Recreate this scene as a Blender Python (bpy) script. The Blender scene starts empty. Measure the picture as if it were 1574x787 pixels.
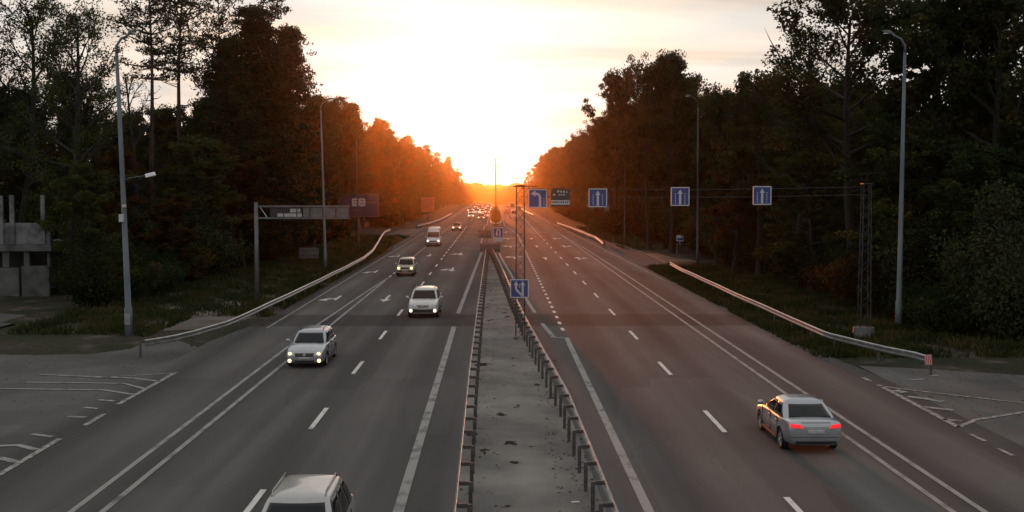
import bpy, bmesh, math, random
import numpy as np
from mathutils import Vector, Matrix
from mathutils.bvhtree import BVHTree

# ------------------------------------------------------------------ camera, sky, sun, exposure
scene = bpy.context.scene
COL = scene.collection
R = math.radians
CAM_H = 8.1
F_PX, IMG_W, IMG_H = 1749.0, 1574.0, 787.0
PITCH = math.atan((IMG_H / 2 - 290) / F_PX)
YAW = -math.atan((IMG_W / 2 - 762) / F_PX)
cam_data = bpy.data.cameras.new('camera')
cam_data.sensor_width = 36.0
cam_data.lens = F_PX / IMG_W * 36.0
cam_data.clip_start, cam_data.clip_end = 0.5, 9000
cam = bpy.data.objects.new('camera', cam_data)
cam.location = (0, 0, CAM_H)
cam.rotation_euler = (math.pi / 2 - PITCH, 0, YAW)
COL.objects.link(cam)
scene.camera = cam

SUN_AZ, SUN_EL = 2.75, 2.15          # degrees left of the road axis, degrees above the horizon
SUN_STRENGTH, SUN_COLOR = 2.0, (1.0, 0.20, 0.022)
SKY_STRENGTH = 0.12
EXPOSURE = 0.75
HAZE_DENSITY, HAZE_G = 0.00013, 0.986

world = bpy.data.worlds.new('World')
scene.world = world
world.use_nodes = True
wn, wl = world.node_tree.nodes, world.node_tree.links
wn.clear()
w_out = wn.new('ShaderNodeOutputWorld')
w_bg = wn.new('ShaderNodeBackground')
w_sky = wn.new('ShaderNodeTexSky')
w_sky.sky_type = 'NISHITA'
w_sky.sun_disc = False
w_sky.sun_elevation = R(SUN_EL)
w_sky.sun_rotation = R(-SUN_AZ)
w_sky.air_density = 1.0
w_sky.dust_density = 2.5
w_sky.ozone_density = 1.0
w_bg.inputs['Strength'].default_value = SKY_STRENGTH
# thin high cloud veil laid over the clear sky
tc = wn.new('ShaderNodeTexCoord')
sep = wn.new('ShaderNodeSeparateXYZ')
wl.new(tc.outputs['Generated'], sep.inputs[0])
def wmath(op, a, b=None):
    n = wn.new('ShaderNodeMath'); n.operation = op
    for i, v in enumerate((a, b)):
        if v is None: continue
        if isinstance(v, (int, float)): n.inputs[i].default_value = v
        else: wl.new(v, n.inputs[i])
    if op == 'MULTIPLY_ADD': n.inputs[2].default_value = 1.15
    return n.outputs[0]
zz = wmath('ADD', wmath('MAXIMUM', sep.outputs['Z'], 0.0), 0.06)
cmb = wn.new('ShaderNodeCombineXYZ')
wl.new(wmath('DIVIDE', sep.outputs['X'], zz), cmb.inputs[0])
wl.new(wmath('DIVIDE', sep.outputs['Y'], zz), cmb.inputs[1])
w_noise = wn.new('ShaderNodeTexNoise')
w_noise.inputs['Scale'].default_value = 0.9
w_noise.inputs['Detail'].default_value = 6
w_noise.inputs['Roughness'].default_value = 0.55
w_noise.inputs['Distortion'].default_value = 0.6
wl.new(cmb.outputs[0], w_noise.inputs['Vector'])
w_ramp = wn.new('ShaderNodeValToRGB')
w_ramp.color_ramp.elements[0].position = 0.40
w_ramp.color_ramp.elements[0].color = (0.85, 0.85, 0.85, 1)
w_ramp.color_ramp.elements[1].position = 0.62
w_ramp.color_ramp.elements[1].color = (0.97, 0.97, 0.97, 1)
wl.new(w_noise.outputs['Fac'], w_ramp.inputs[0])
w_mix = wn.new('ShaderNodeMix')
w_mix.data_type = 'RGBA'
wl.new(w_ramp.outputs['Color'], w_mix.inputs[0])
wl.new(w_sky.outputs[0], w_mix.inputs[6])

w_noise2 = wn.new('ShaderNodeTexNoise')
w_noise2.inputs['Scale'].default_value = 0.55
w_noise2.inputs['Detail'].default_value = 7
w_noise2.inputs['Distortion'].default_value = 1.2
w_map2 = wn.new('ShaderNodeMapping'); w_map2.inputs['Scale'].default_value = (0.6, 1.5, 1); w_map2.inputs['Rotation'].default_value = (0, 0, 0.25)
wl.new(cmb.outputs[0], w_map2.inputs[0]); wl.new(w_map2.outputs[0], w_noise2.inputs['Vector'])
# the veil is brightest round the sun, as thin cloud is
sd = wn.new('ShaderNodeVectorMath'); sd.operation = 'DOT_PRODUCT'
sd.inputs[1].default_value = (-math.sin(R(SUN_AZ)) * math.cos(R(SUN_EL)), math.cos(R(SUN_AZ)) * math.cos(R(SUN_EL)), math.sin(R(SUN_EL)))
wl.new(tc.outputs['Generated'], sd.inputs[0])
ang = wmath('ARCCOSINE', wmath('MINIMUM', sd.outputs['Value'], 1.0))
aur = wmath('EXPONENT', wmath('MULTIPLY', ang, -1.0 / R(3.5)))
aur2 = wmath('EXPONENT', wmath('MULTIPLY', ang, -1.0 / R(16)))
veil = wmath('ADD', wmath('ADD', wmath('MULTIPLY', aur, 9.0), wmath('MULTIPLY', aur2, 0.3)), wmath('MULTIPLY_ADD', w_noise2.outputs['Fac'], 5.0))
vc = wn.new('ShaderNodeVectorMath'); vc.operation = 'SCALE'
vc.inputs[0].default_value = (1.0, 0.985, 0.945)
wl.new(veil, vc.inputs['Scale'])
wl.new(vc.outputs[0], w_mix.inputs[7])
wl.new(w_mix.outputs[2], w_bg.inputs['Color'])
wl.new(w_bg.outputs[0], w_out.inputs['Surface'])

sun_dir = Vector((-math.sin(R(SUN_AZ)) * math.cos(R(SUN_EL)), math.cos(R(SUN_AZ)) * math.cos(R(SUN_EL)), math.sin(R(SUN_EL))))
sun_data = bpy.data.lights.new('sun', 'SUN')
sun_data.energy = SUN_STRENGTH
sun_data.color = SUN_COLOR
sun_data.angle = R(0.5)
sun = bpy.data.objects.new('sun', sun_data)
sun.rotation_euler = sun_dir.to_track_quat('Z', 'Y').to_euler()
COL.objects.link(sun)

scene.view_settings.view_transform = 'Standard'
scene.view_settings.look = 'None'
scene.view_settings.exposure = EXPOSURE
scene.view_settings.gamma = 1
scene.view_settings.use_curve_mapping = False
scene.render.engine = 'CYCLES'
cy = scene.cycles
cy.use_denoising = True
cy.max_bounces = 5
cy.diffuse_bounces = 2
cy.glossy_bounces = 2
cy.transmission_bounces = 3
cy.transparent_max_bounces = 6
cy.volume_bounces = 0
cy.sample_clamp_indirect = 4
cy.sample_clamp_direct = 12

# ------------------------------------------------------------------ helpers
CAM_ROT = cam.rotation_euler.to_matrix()
def ray(px, py):
    return CAM_ROT @ Vector(((px - IMG_W / 2) / F_PX, (IMG_H / 2 - py) / F_PX, -1.0))
def G(px, py, z=0.0):
    """Point of the level z seen at a place of the photograph."""
    d = ray(px, py)
    t = (z - CAM_H) / d.z
    return Vector((d.x * t, d.y * t, z))
def P(px, py, Y):
    d = ray(px, py)
    t = Y / d.y
    return Vector((d.x * t, Y, CAM_H + d.z * t))
def zg(Y):
    """Level of the land along the road: flat, then over a crest and down."""
    if Y < 540: return 0.0
    if Y < 900: return -0.00009 * (Y - 540) ** 2
    return max(-0.00009 * 360 ** 2 - 0.03 * (Y - 900), -16.0)

rng = random.Random(7)

class MB:
    """Collects vertices and faces for one mesh object."""
    def __init__(s): s.v, s.f = [], []
    def add(s, vs, fs):
        o = len(s.v)
        s.v += [tuple(p) for p in vs]
        s.f += [tuple(i + o for i in f) for f in fs]
    def box(s, c, d, rot=None):
        cx, cy_, cz = c; x, y, z = d[0] / 2, d[1] / 2, d[2] / 2
        vs = [Vector((a * x, b * y, e * z)) for e in (-1, 1) for b in (-1, 1) for a in (-1, 1)]
        if rot is not None: vs = [rot @ p for p in vs]
        vs = [p + Vector(c) for p in vs]
        s.add(vs, [(0, 2, 3, 1), (4, 5, 7, 6), (0, 1, 5, 4), (1, 3, 7, 5), (3, 2, 6, 7), (2, 0, 4, 6)])
    def tube(s, pts, rad, n=8, cap=True):
        pts = [Vector(p) for p in pts]
        if isinstance(rad, (int, float)): rad = [rad] * len(pts)
        vs, fs = [], []
        up0 = None
        for i, p in enumerate(pts):
            t = (pts[min(i + 1, len(pts) - 1)] - pts[max(i - 1, 0)]).normalized()
            a = Vector((0, 0, 1)) if abs(t.z) < 0.9 else Vector((0, 1, 0))
            if up0 is not None and abs(t.dot(up0)) < 0.95: a = up0
            u = t.cross(a).normalized(); w = u.cross(t)
            up0 = w
            for k in range(n):
                q = 2 * math.pi * k / n
                vs.append(p + (u * math.cos(q) + w * math.sin(q)) * rad[i])
        for i in range(len(pts) - 1):
            for k in range(n):
                a, b = i * n + k, i * n + (k + 1) % n
                fs.append((a, b, b + n, a + n))
        if cap:
            fs.append(tuple(range(n)))
            fs.append(tuple((len(pts) - 1) * n + k for k in range(n))[::-1])
        s.add(vs, fs)
    def poly(s, pts, thick=None, n=None):
        """Flat polygon, with a thickness along -n if asked."""
        pts = [Vector(p) for p in pts]
        m = len(pts)
        if not thick:
            s.add(pts, [tuple(range(m))]); return
        if n is None: n = (pts[1] - pts[0]).cross(pts[2] - pts[0]).normalized()
        back = [p - n * thick for p in pts]
        s.add(pts + back, [tuple(range(m)), tuple(range(2 * m - 1, m - 1, -1))] + [(i, i + m, (i + 1) % m + m, (i + 1) % m) for i in range(m)])
    def mesh(s, name):
        me = bpy.data.meshes.new(name)
        me.from_pydata(s.v, [], s.f)
        me.update()
        return me
    def build(s, name, mat, parent=None, smooth=False, bevel=0, fix=True, seg=2):
        me = s.mesh(name)
        if fix:
            bm = bmesh.new(); bm.from_mesh(me)
            bmesh.ops.recalc_face_normals(bm, faces=bm.faces)
            bm.to_mesh(me); bm.free()
        return link(name, me, mat, parent, smooth, bevel, seg)

def link(name, me, mat, parent=None, smooth=False, bevel=0, seg=2):
    o = bpy.data.objects.new(name, me)
    COL.objects.link(o)
    if mat is not None: me.materials.append(mat)
    if parent is not None: o.parent = parent
    if smooth:
        for p in me.polygons: p.use_smooth = True
    if bevel:
        m = o.modifiers.new('bevel', 'BEVEL'); m.width = bevel; m.segments = seg; m.limit_method = 'ANGLE'; m.angle_limit = R(35)
    return o
def tag(o, label=None, cat=None, group=None, kind=None):
    if label: o['label'] = label
    if cat: o['category'] = cat
    if group: o['group'] = group
    if kind: o['kind'] = kind
    return o
def thing(name, label, cat, loc=(0, 0, 0), rz=0, group=None):
    o = bpy.data.objects.new(name, None)
    COL.objects.link(o)
    o.location = loc; o.rotation_euler = (0, 0, rz); o.empty_display_size = 0.3
    return tag(o, label, cat, group)
KIDS = {}
def kids(o):
    return [c for c in bpy.data.objects if c.parent == o]
def copy_tree(o, parent=None):
    c = o.copy(); COL.objects.link(c); c.parent = parent
    if o.name not in KIDS: KIDS[o.name] = kids(o)
    for ch in KIDS[o.name]: copy_tree(ch, c)
    return c

# ------------------------------------------------------------------ materials
def principled(name, base, rough=0.6, metal=0.0, spec=0.5, emit=None, estr=0.0, coat=0.0):
    m = bpy.data.materials.new(name); m.use_nodes = True
    b = m.node_tree.nodes['Principled BSDF']
    b.inputs['Base Color'].default_value = (*base, 1)
    b.inputs['Roughness'].default_value = rough
    b.inputs['Metallic'].default_value = metal
    b.inputs['Specular IOR Level'].default_value = spec
    b.inputs['Coat Weight'].default_value = coat
    if emit:
        b.inputs['Emission Color'].default_value = (*emit, 1)
        b.inputs['Emission Strength'].default_value = estr
    return m
def nodes_of(m):
    return m.node_tree.nodes, m.node_tree.links, m.node_tree.nodes['Principled BSDF']
def noisy(name, c1, c2, scale=4.0, stretch=(1, 1, 1), rough=0.75, metal=0.0, spec=0.4, lo=0.35, hi=0.65, detail=5, bump=0.0, bscale=60, coord='Object'):
    m = principled(name, c1, rough, metal, spec)
    n, l, b = nodes_of(m)
    t = n.new('ShaderNodeTexCoord'); mp = n.new('ShaderNodeMapping'); mp.inputs['Scale'].default_value = stretch
    nz = n.new('ShaderNodeTexNoise'); nz.inputs['Scale'].default_value = scale; nz.inputs['Detail'].default_value = detail
    rp = n.new('ShaderNodeValToRGB')
    rp.color_ramp.elements[0].position = lo; rp.color_ramp.elements[0].color = (*c1, 1)
    rp.color_ramp.elements[1].position = hi; rp.color_ramp.elements[1].color = (*c2, 1)
    l.new(t.outputs[coord], mp.inputs[0]); l.new(mp.outputs[0], nz.inputs['Vector']); l.new(nz.outputs['Fac'], rp.inputs[0]); l.new(rp.outputs[0], b.inputs['Base Color'])
    if bump:
        n2 = n.new('ShaderNodeTexNoise'); n2.inputs['Scale'].default_value = bscale
        bp = n.new('ShaderNodeBump'); bp.inputs['Strength'].default_value = bump; bp.inputs['Distance'].default_value = 0.02
        l.new(t.outputs[coord], n2.inputs['Vector']); l.new(n2.outputs['Fac'], bp.inputs['Height']); l.new(bp.outputs[0], b.inputs['Normal'])
    return m
def mixcol(n, l, fac, a, b, mode='MIX'):
    x = n.new('ShaderNodeMix'); x.data_type = 'RGBA'; x.blend_type = mode
    for i, v in ((0, fac), (6, a), (7, b)):
        if isinstance(v, (int, float)): x.inputs[i].default_value = v
        elif isinstance(v, tuple): x.inputs[i].default_value = (*v, 1)
        else: l.new(v, x.inputs[i])
    return x.outputs[2]

def asphalt_material(name, base, light, streaks=True, band=True):
    m = principled(name, base, 0.95, 0, 0.08)
    n, l, b = nodes_of(m)
    t = n.new('ShaderNodeTexCoord')
    def noise(stretch, scale, detail=4, lo=0.35, hi=0.65):
        mp = n.new('ShaderNodeMapping'); mp.inputs['Scale'].default_value = stretch
        nz = n.new('ShaderNodeTexNoise'); nz.inputs['Scale'].default_value = scale; nz.inputs['Detail'].default_value = detail
        r = n.new('ShaderNodeMapRange'); r.inputs[1].default_value = lo; r.inputs[2].default_value = hi
        l.new(t.outputs['Object'], mp.inputs[0]); l.new(mp.outputs[0], nz.inputs['Vector']); l.new(nz.outputs['Fac'], r.inputs[0])
        return r.outputs[0]
    f = noise((1.0, 0.012, 1), 0.85, 3, 0.3, 0.7) if streaks else noise((1, 1, 1), 0.15)
    col = mixcol(n, l, f, base, light)
    blot = noise((1, 0.25, 1), 0.35, 6, 0.4, 0.75)
    col = mixcol(n, l, 0.45, col, mixcol(n, l, blot, (0.55, 0.55, 0.55), (1.15, 1.12, 1.1)), 'MULTIPLY')
    grain = noise((1, 1, 1), 38, 2, 0.2, 0.8)
    col = mixcol(n, l, 0.35, col, mixcol(n, l, grain, (0.6, 0.6, 0.6), (1.4, 1.4, 1.4)), 'MULTIPLY')
    if streaks:   # two polished wheel tracks in every lane, oil line between them
        sp = n.new('ShaderNodeSeparateXYZ'); l.new(t.outputs['Object'], sp.inputs[0])
        def mth(op, a, c=None):
            q = n.new('ShaderNodeMath'); q.operation = op
            for i, v in enumerate((a, c)):
                if v is None: continue
                if isinstance(v, (int, float)): q.inputs[i].default_value = v
                else: l.new(v, q.inputs[i])
            return q.outputs[0]
        ph = mth('MULTIPLY', mth('ADD', sp.outputs['X'], 2.5), 2 * math.pi / 3.78)
        track = mth('MULTIPLY', mth('ADD', mth('COSINE', ph), 1.0), 0.5)
        col = mixcol(n, l, 0.55, col, mixcol(n, l, track, (1.34, 1.31, 1.27), (0.66, 0.66, 0.67)), 'MULTIPLY')
        if band:   # a darker strip right across the road
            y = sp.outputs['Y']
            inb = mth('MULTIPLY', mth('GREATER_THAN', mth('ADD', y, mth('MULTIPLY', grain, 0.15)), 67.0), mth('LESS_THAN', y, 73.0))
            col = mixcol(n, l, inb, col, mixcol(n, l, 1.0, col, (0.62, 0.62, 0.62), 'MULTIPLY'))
            crk = mth('LESS_THAN', mth('ABSOLUTE', mth('SUBTRACT', y, 212.0)), 1.2)
            col = mixcol(n, l, crk, col, mixcol(n, l, 1.0, col, (1.5, 1.5, 1.5), 'MULTIPLY'))
    # cracks, some of them sealed
    mp = n.new('ShaderNodeMapping'); mp.inputs['Scale'].default_value = (0.22, 0.07, 1)
    wob = n.new('ShaderNodeTexNoise'); wob.inputs['Scale'].default_value = 0.7; wob.inputs['Detail'].default_value = 5
    l.new(t.outputs['Object'], wob.inputs['Vector'])
    add = n.new('ShaderNodeVectorMath'); add.operation = 'MULTIPLY_ADD'; add.inputs[1].default_value = (1.6, 1.6, 0)
    l.new(wob.outputs['Color'], add.inputs[0]); l.new(t.outputs['Object'], add.inputs[2]); l.new(add.outputs[0], mp.inputs[0])
    vo = n.new('ShaderNodeTexVoronoi'); vo.feature = 'DISTANCE_TO_EDGE'; vo.inputs['Scale'].default_value = 1.0
    l.new(mp.outputs[0], vo.inputs['Vector'])
    cr = n.new('ShaderNodeMapRange'); cr.inputs[1].default_value = 0.001; cr.inputs[2].default_value = 0.007; cr.inputs[3].default_value = 1; cr.inputs[4].default_value = 0
    l.new(vo.outputs['Distance'], cr.inputs[0])
    cm = n.new('ShaderNodeMath'); cm.operation = 'MULTIPLY'; l.new(cr.outputs[0], cm.inputs[0]); l.new(noise((1, .4, 1), 0.08, 2, 0.52, 0.7), cm.inputs[1])
    col = mixcol(n, l, cm.outputs[0], col, (0.042, 0.040, 0.040))
    # repair patches
    vp = n.new('ShaderNodeTexVoronoi'); vp.distance = 'CHEBYCHEV'; vp.inputs['Scale'].default_value = 1.0; vp.inputs['Randomness'].default_value = 0.9
    mq = n.new('ShaderNodeMapping'); mq.inputs['Scale'].default_value = (0.26, 0.035, 1); l.new(t.outputs['Object'], mq.inputs[0]); l.new(mq.outputs[0], vp.inputs['Vector'])
    sh = n.new('ShaderNodeSeparateXYZ'); l.new(vp.outputs['Color'], sh.inputs[0])
    pr = n.new('ShaderNodeMapRange'); pr.inputs[1].default_value = 0; pr.inputs[2].default_value = 1; pr.inputs[3].default_value = 0.88; pr.inputs[4].default_value = 1.1
    l.new(sh.outputs[0], pr.inputs[0])
    sc_ = n.new('ShaderNodeVectorMath'); sc_.operation = 'SCALE'; l.new(col, sc_.inputs[0]); l.new(pr.outputs[0], sc_.inputs['Scale'])
    col = sc_.outputs[0]
    l.new(col, b.inputs['Base Color'])
    bp = n.new('ShaderNodeBump'); bp.inputs['Strength'].default_value = 0.06; bp.inputs['Distance'].default_value = 0.005
    l.new(grain, bp.inputs['Height']); l.new(bp.outputs[0], b.inputs['Normal'])
    return m

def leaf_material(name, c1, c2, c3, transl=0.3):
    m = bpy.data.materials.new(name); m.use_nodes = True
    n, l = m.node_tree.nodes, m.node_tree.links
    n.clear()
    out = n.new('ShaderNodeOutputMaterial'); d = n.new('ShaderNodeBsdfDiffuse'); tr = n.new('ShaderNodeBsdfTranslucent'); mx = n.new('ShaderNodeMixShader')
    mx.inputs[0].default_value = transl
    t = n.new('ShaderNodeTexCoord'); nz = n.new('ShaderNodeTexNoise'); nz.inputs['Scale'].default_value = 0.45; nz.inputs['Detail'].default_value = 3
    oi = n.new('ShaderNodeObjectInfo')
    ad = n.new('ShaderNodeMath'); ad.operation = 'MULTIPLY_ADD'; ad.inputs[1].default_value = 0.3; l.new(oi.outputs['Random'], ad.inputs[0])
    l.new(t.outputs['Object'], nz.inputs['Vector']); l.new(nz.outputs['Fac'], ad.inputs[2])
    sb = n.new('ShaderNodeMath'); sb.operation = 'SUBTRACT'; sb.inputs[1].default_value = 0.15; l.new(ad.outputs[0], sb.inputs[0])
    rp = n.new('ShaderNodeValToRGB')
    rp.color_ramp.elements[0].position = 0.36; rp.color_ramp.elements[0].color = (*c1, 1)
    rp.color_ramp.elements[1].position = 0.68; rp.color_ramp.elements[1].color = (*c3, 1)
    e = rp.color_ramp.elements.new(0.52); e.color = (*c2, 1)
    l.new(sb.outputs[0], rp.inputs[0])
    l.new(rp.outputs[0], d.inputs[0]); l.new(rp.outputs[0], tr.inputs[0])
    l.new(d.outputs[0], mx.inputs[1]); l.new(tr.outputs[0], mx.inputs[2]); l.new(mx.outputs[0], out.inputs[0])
    return m

def emitter(name, col, strength):
    return principled(name, col, 0.3, 0, 0.5, col, strength)

M = {}
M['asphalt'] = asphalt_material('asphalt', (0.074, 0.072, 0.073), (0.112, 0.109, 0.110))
M['apron'] = asphalt_material('old_asphalt', (0.082, 0.080, 0.080), (0.128, 0.125, 0.124), False, False)
M['paint'] = noisy('road_paint', (0.09, 0.088, 0.086), (0.24, 0.237, 0.233), 2.2, (1, 0.5, 1), 0.8, lo=0.30, hi=0.50, detail=10)
M['paint_new'] = noisy('fresh_road_paint', (0.22, 0.215, 0.21), (0.54, 0.535, 0.525), 2.5, (1, 0.6, 1), 0.75, lo=0.27, hi=0.48, detail=10)
M['paint_old'] = noisy('worn_road_paint', (0.09, 0.088, 0.086), (0.30, 0.295, 0.29), 5.0, (1, 1, 1), 0.75, lo=0.36, hi=0.62, detail=9)
M['median'] = None
M['soil'] = noisy('soil', (0.045, 0.034, 0.026), (0.10, 0.085, 0.07), 0.6, bump=0.4, bscale=6)
M['galv'] = noisy('galvanised_steel', (0.26, 0.265, 0.27), (0.38, 0.385, 0.39), 3.0, (1, 1, 1), 0.34, 0.8, bump=0.0)
M['post'] = noisy('weathered_post_steel', (0.05, 0.047, 0.045), (0.10, 0.09, 0.085), 5.0, (1, 1, 1), 0.6, 0.3)
M['pole'] = noisy('pole_paint', (0.07, 0.09, 0.105), (0.11, 0.13, 0.145), 1.5, (1, 1, 0.3), 0.5, 0.25)
M['dark_steel'] = noisy('dark_steel', (0.022, 0.022, 0.024), (0.042, 0.042, 0.044), 4, rough=0.55, metal=0.3)
M['grey_panel'] = noisy('sign_back_grey', (0.08, 0.08, 0.083), (0.13, 0.13, 0.133), 2.0, rough=0.55, metal=0.2)
M['sign_blue'] = noisy('sign_blue', (0.020, 0.036, 0.15), (0.026, 0.045, 0.19), 2.5, rough=0.4)
M['sign_white'] = principled('sign_white', (0.40, 0.40, 0.42), 0.5)
M['sign_black'] = principled('sign_black', (0.02, 0.02, 0.022), 0.45)
M['sign_red'] = principled('sign_red', (0.5, 0.03, 0.02), 0.45)
M['sign_yellow'] = principled('sign_yellow', (0.85, 0.5, 0.03), 0.4)
M['board_blue'] = noisy('billboard_blue', (0.022, 0.024, 0.06), (0.03, 0.032, 0.08), 0.8, rough=0.5)
M['board_red'] = noisy('billboard_pink', (0.18, 0.06, 0.05), (0.24, 0.09, 0.08), 0.8, rough=0.5)
M['concrete'] = noisy('raw_concrete', (0.07, 0.074, 0.078), (0.14, 0.145, 0.15), 1.2, rough=0.85, bump=0.3, bscale=14, detail=8, lo=.42, hi=.58)
M['concrete_dark'] = noisy('stained_concrete', (0.042, 0.042, 0.043), (0.10, 0.10, 0.10), 0.9, rough=0.9, bump=0.3, bscale=14, detail=8)
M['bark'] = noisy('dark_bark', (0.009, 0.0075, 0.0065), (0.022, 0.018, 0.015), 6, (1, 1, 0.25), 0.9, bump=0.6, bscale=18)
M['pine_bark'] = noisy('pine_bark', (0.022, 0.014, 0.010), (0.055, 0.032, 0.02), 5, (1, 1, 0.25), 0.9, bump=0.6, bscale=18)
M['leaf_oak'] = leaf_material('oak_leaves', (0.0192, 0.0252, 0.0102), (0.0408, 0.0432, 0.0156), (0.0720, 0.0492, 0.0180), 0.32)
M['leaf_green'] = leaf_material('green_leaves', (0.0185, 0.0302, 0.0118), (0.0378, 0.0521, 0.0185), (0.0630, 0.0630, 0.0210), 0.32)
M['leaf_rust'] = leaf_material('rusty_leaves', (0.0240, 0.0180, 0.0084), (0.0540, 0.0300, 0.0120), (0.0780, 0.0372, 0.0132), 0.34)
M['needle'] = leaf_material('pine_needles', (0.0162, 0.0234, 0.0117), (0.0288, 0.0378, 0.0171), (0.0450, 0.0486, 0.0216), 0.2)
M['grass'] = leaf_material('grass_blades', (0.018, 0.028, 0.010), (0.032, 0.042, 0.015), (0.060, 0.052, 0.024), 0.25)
M['tyre'] = principled('tyre_rubber', (0.012, 0.012, 0.012), 0.8, 0, 0.3)
M['rim'] = principled('alloy_rim', (0.45, 0.45, 0.46), 0.35, 0.8)
M['glass'] = principled('car_glass', (0.008, 0.011, 0.014), 0.07, 0, 0.22)
M['black_plastic'] = principled('black_plastic', (0.018, 0.018, 0.019), 0.5)
M['plate'] = noisy('number_plate_white', (0.26, 0.26, 0.27), (0.36, 0.36, 0.37), 6, rough=0.5)
M['lens'] = principled('lamp_lens', (0.45, 0.46, 0.48), 0.08, 0.2, 0.8)
M['lamp_warm'] = emitter('lit_headlight', (1.0, 0.72, 0.34), 1.3)
M['lamp_white'] = emitter('lit_white_headlight', (1.0, 0.88, 0.66), 1.7)
M['lamp_far'] = emitter('lit_far_headlight', (1.0, 0.86, 0.66), 1.9)
M['tail'] = principled('lit_tail_lamp', (0.2, 0.004, 0.006), 0.3, 0, 0.3, (1.0, 0.02, 0.03), 0.55)
M['tail_off'] = principled('tail_lens', (0.30, 0.01, 0.01), 0.2)
M['amber'] = principled('amber_lens', (0.7, 0.25, 0.02), 0.2)
M['clear'] = principled('lamp_glass', (0.75, 0.76, 0.78), 0.25)
def paint(name, col, metal, rough=0.32):
    m = principled(name, col, rough, metal, 0.5, coat=0.7)
    m.node_tree.nodes['Principled BSDF'].inputs['Coat Roughness'].default_value = 0.05
    n, l, b = nodes_of(m)   # road dust low on the panels
    t = n.new('ShaderNodeTexCoord'); nz = n.new('ShaderNodeTexNoise'); nz.inputs['Scale'].default_value = 3; nz.inputs['Detail'].default_value = 6
    l.new(t.outputs['Object'], nz.inputs['Vector'])
    sp = n.new('ShaderNodeSeparateXYZ'); l.new(t.outputs['Object'], sp.inputs[0])
    mr = n.new('ShaderNodeMapRange'); mr.inputs[1].default_value = 0.75; mr.inputs[2].default_value = 0.2; mr.inputs[3].default_value = 0; mr.inputs[4].default_value = 0.8
    l.new(sp.outputs['Z'], mr.inputs[0])
    mu = n.new('ShaderNodeMath'); mu.operation = 'MULTIPLY'; l.new(mr.outputs[0], mu.inputs[0]); l.new(nz.outputs['Fac'], mu.inputs[1])
    l.new(mixcol(n, l, mu.outputs[0], col, (0.10, 0.09, 0.08)), b.inputs['Base Color'])
    return m
M['silver'] = paint('silver_paint', (0.34, 0.36, 0.40), 0.65)
M['champagne'] = paint('light_silver_paint', (0.36, 0.36, 0.36), 0.6)
M['white_car'] = paint('white_paint', (0.46, 0.46, 0.465), 0.0)
M['van_white'] = paint('van_white_paint', (0.50, 0.50, 0.53), 0.0)
M['beige_car'] = paint('dull_beige_paint', (0.36, 0.33, 0.28), 0.1)
M['dark_car'] = paint('dark_paint', (0.05, 0.045, 0.05), 0.3)
M['red_car'] = paint('dark_red_paint', (0.22, 0.03, 0.025), 0.2)
M['grey_car'] = paint('grey_paint', (0.2, 0.2, 0.21), 0.5)

def median_material():
    m = asphalt_material('median_paving', (0.13, 0.127, 0.125), (0.20, 0.195, 0.19), False, False)
    n, l, b = nodes_of(m)
    src = b.inputs['Base Color'].links[0].from_socket
    t = n.new('ShaderNodeTexCoord')
    mp = n.new('ShaderNodeMapping'); mp.inputs['Scale'].default_value = (0.9, 0.55, 1)
    nz = n.new('ShaderNodeTexNoise'); nz.inputs['Scale'].default_value = 1.1; nz.inputs['Detail'].default_value = 4
    l.new(t.outputs['Object'], mp.inputs[0]); l.new(mp.outputs[0], nz.inputs['Vector'])
    rp = n.new('ShaderNodeMapRange'); rp.inputs[1].default_value = 0.635; rp.inputs[2].default_value = 0.66
    l.new(nz.outputs['Fac'], rp.inputs[0])
    # swept dirt lies along both rails, leaving a paler middle
    wv = n.new('ShaderNodeTexNoise'); wv.inputs['Scale'].default_value = 0.5; wv.inputs['Detail'].default_value = 5
    l.new(t.outputs['Object'], wv.inputs['Vector'])
    r2 = n.new('ShaderNodeMapRange'); r2.inputs[1].default_value = 0.4; r2.inputs[2].default_value = 0.62
    l.new(wv.outputs['Fac'], r2.inputs[0])
    c = mixcol(n, l, r2.outputs[0], src, mixcol(n, l, 1.0, src, (1.35, 1.32, 1.28), 'MULTIPLY'))
    c = mixcol(n, l, rp.outputs[0], c, (0.02, 0.017, 0.016))
    l.new(c, b.inputs['Base Color'])
    return m
M['median'] = median_material()

def ground_material():
    m = principled('verge_ground', (0.05, 0.05, 0.03), 0.95, 0, 0.15)
    n, l, b = nodes_of(m)
    t = n.new('ShaderNodeTexCoord')
    def noise(scale, lo, hi, detail=5):
        nz = n.new('ShaderNodeTexNoise'); nz.inputs['Scale'].default_value = scale; nz.inputs['Detail'].default_value = detail
        r = n.new('ShaderNodeMapRange'); r.inputs[1].default_value = lo; r.inputs[2].default_value = hi
        l.new(t.outputs['Object'], nz.inputs['Vector']); l.new(nz.outputs['Fac'], r.inputs[0])
        return r.outputs[0]
    c = mixcol(n, l, noise(0.25, 0.4, 0.6), (0.022, 0.030, 0.013), (0.045, 0.036, 0.026))
    c = mixcol(n, l, noise(3.0, 0.3, 0.7), c, mixcol(n, l, 1.0, c, (0.5, 0.5, 0.5), 'MULTIPLY'))
    c = mixcol(n, l, noise(0.5, 0.58, 0.68), c, (0.07, 0.062, 0.053))
    l.new(c, b.inputs['Base Color'])
    nz = n.new('ShaderNodeTexNoise'); nz.inputs['Scale'].default_value = 5; l.new(t.outputs['Object'], nz.inputs['Vector'])
    bp = n.new('ShaderNodeBump'); bp.inputs['Strength'].default_value = 0.7; bp.inputs['Distance'].default_value = 0.1
    l.new(nz.outputs['Fac'], bp.inputs['Height']); l.new(bp.outputs[0], b.inputs['Normal'])
    return m
M['ground'] = ground_material()

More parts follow.
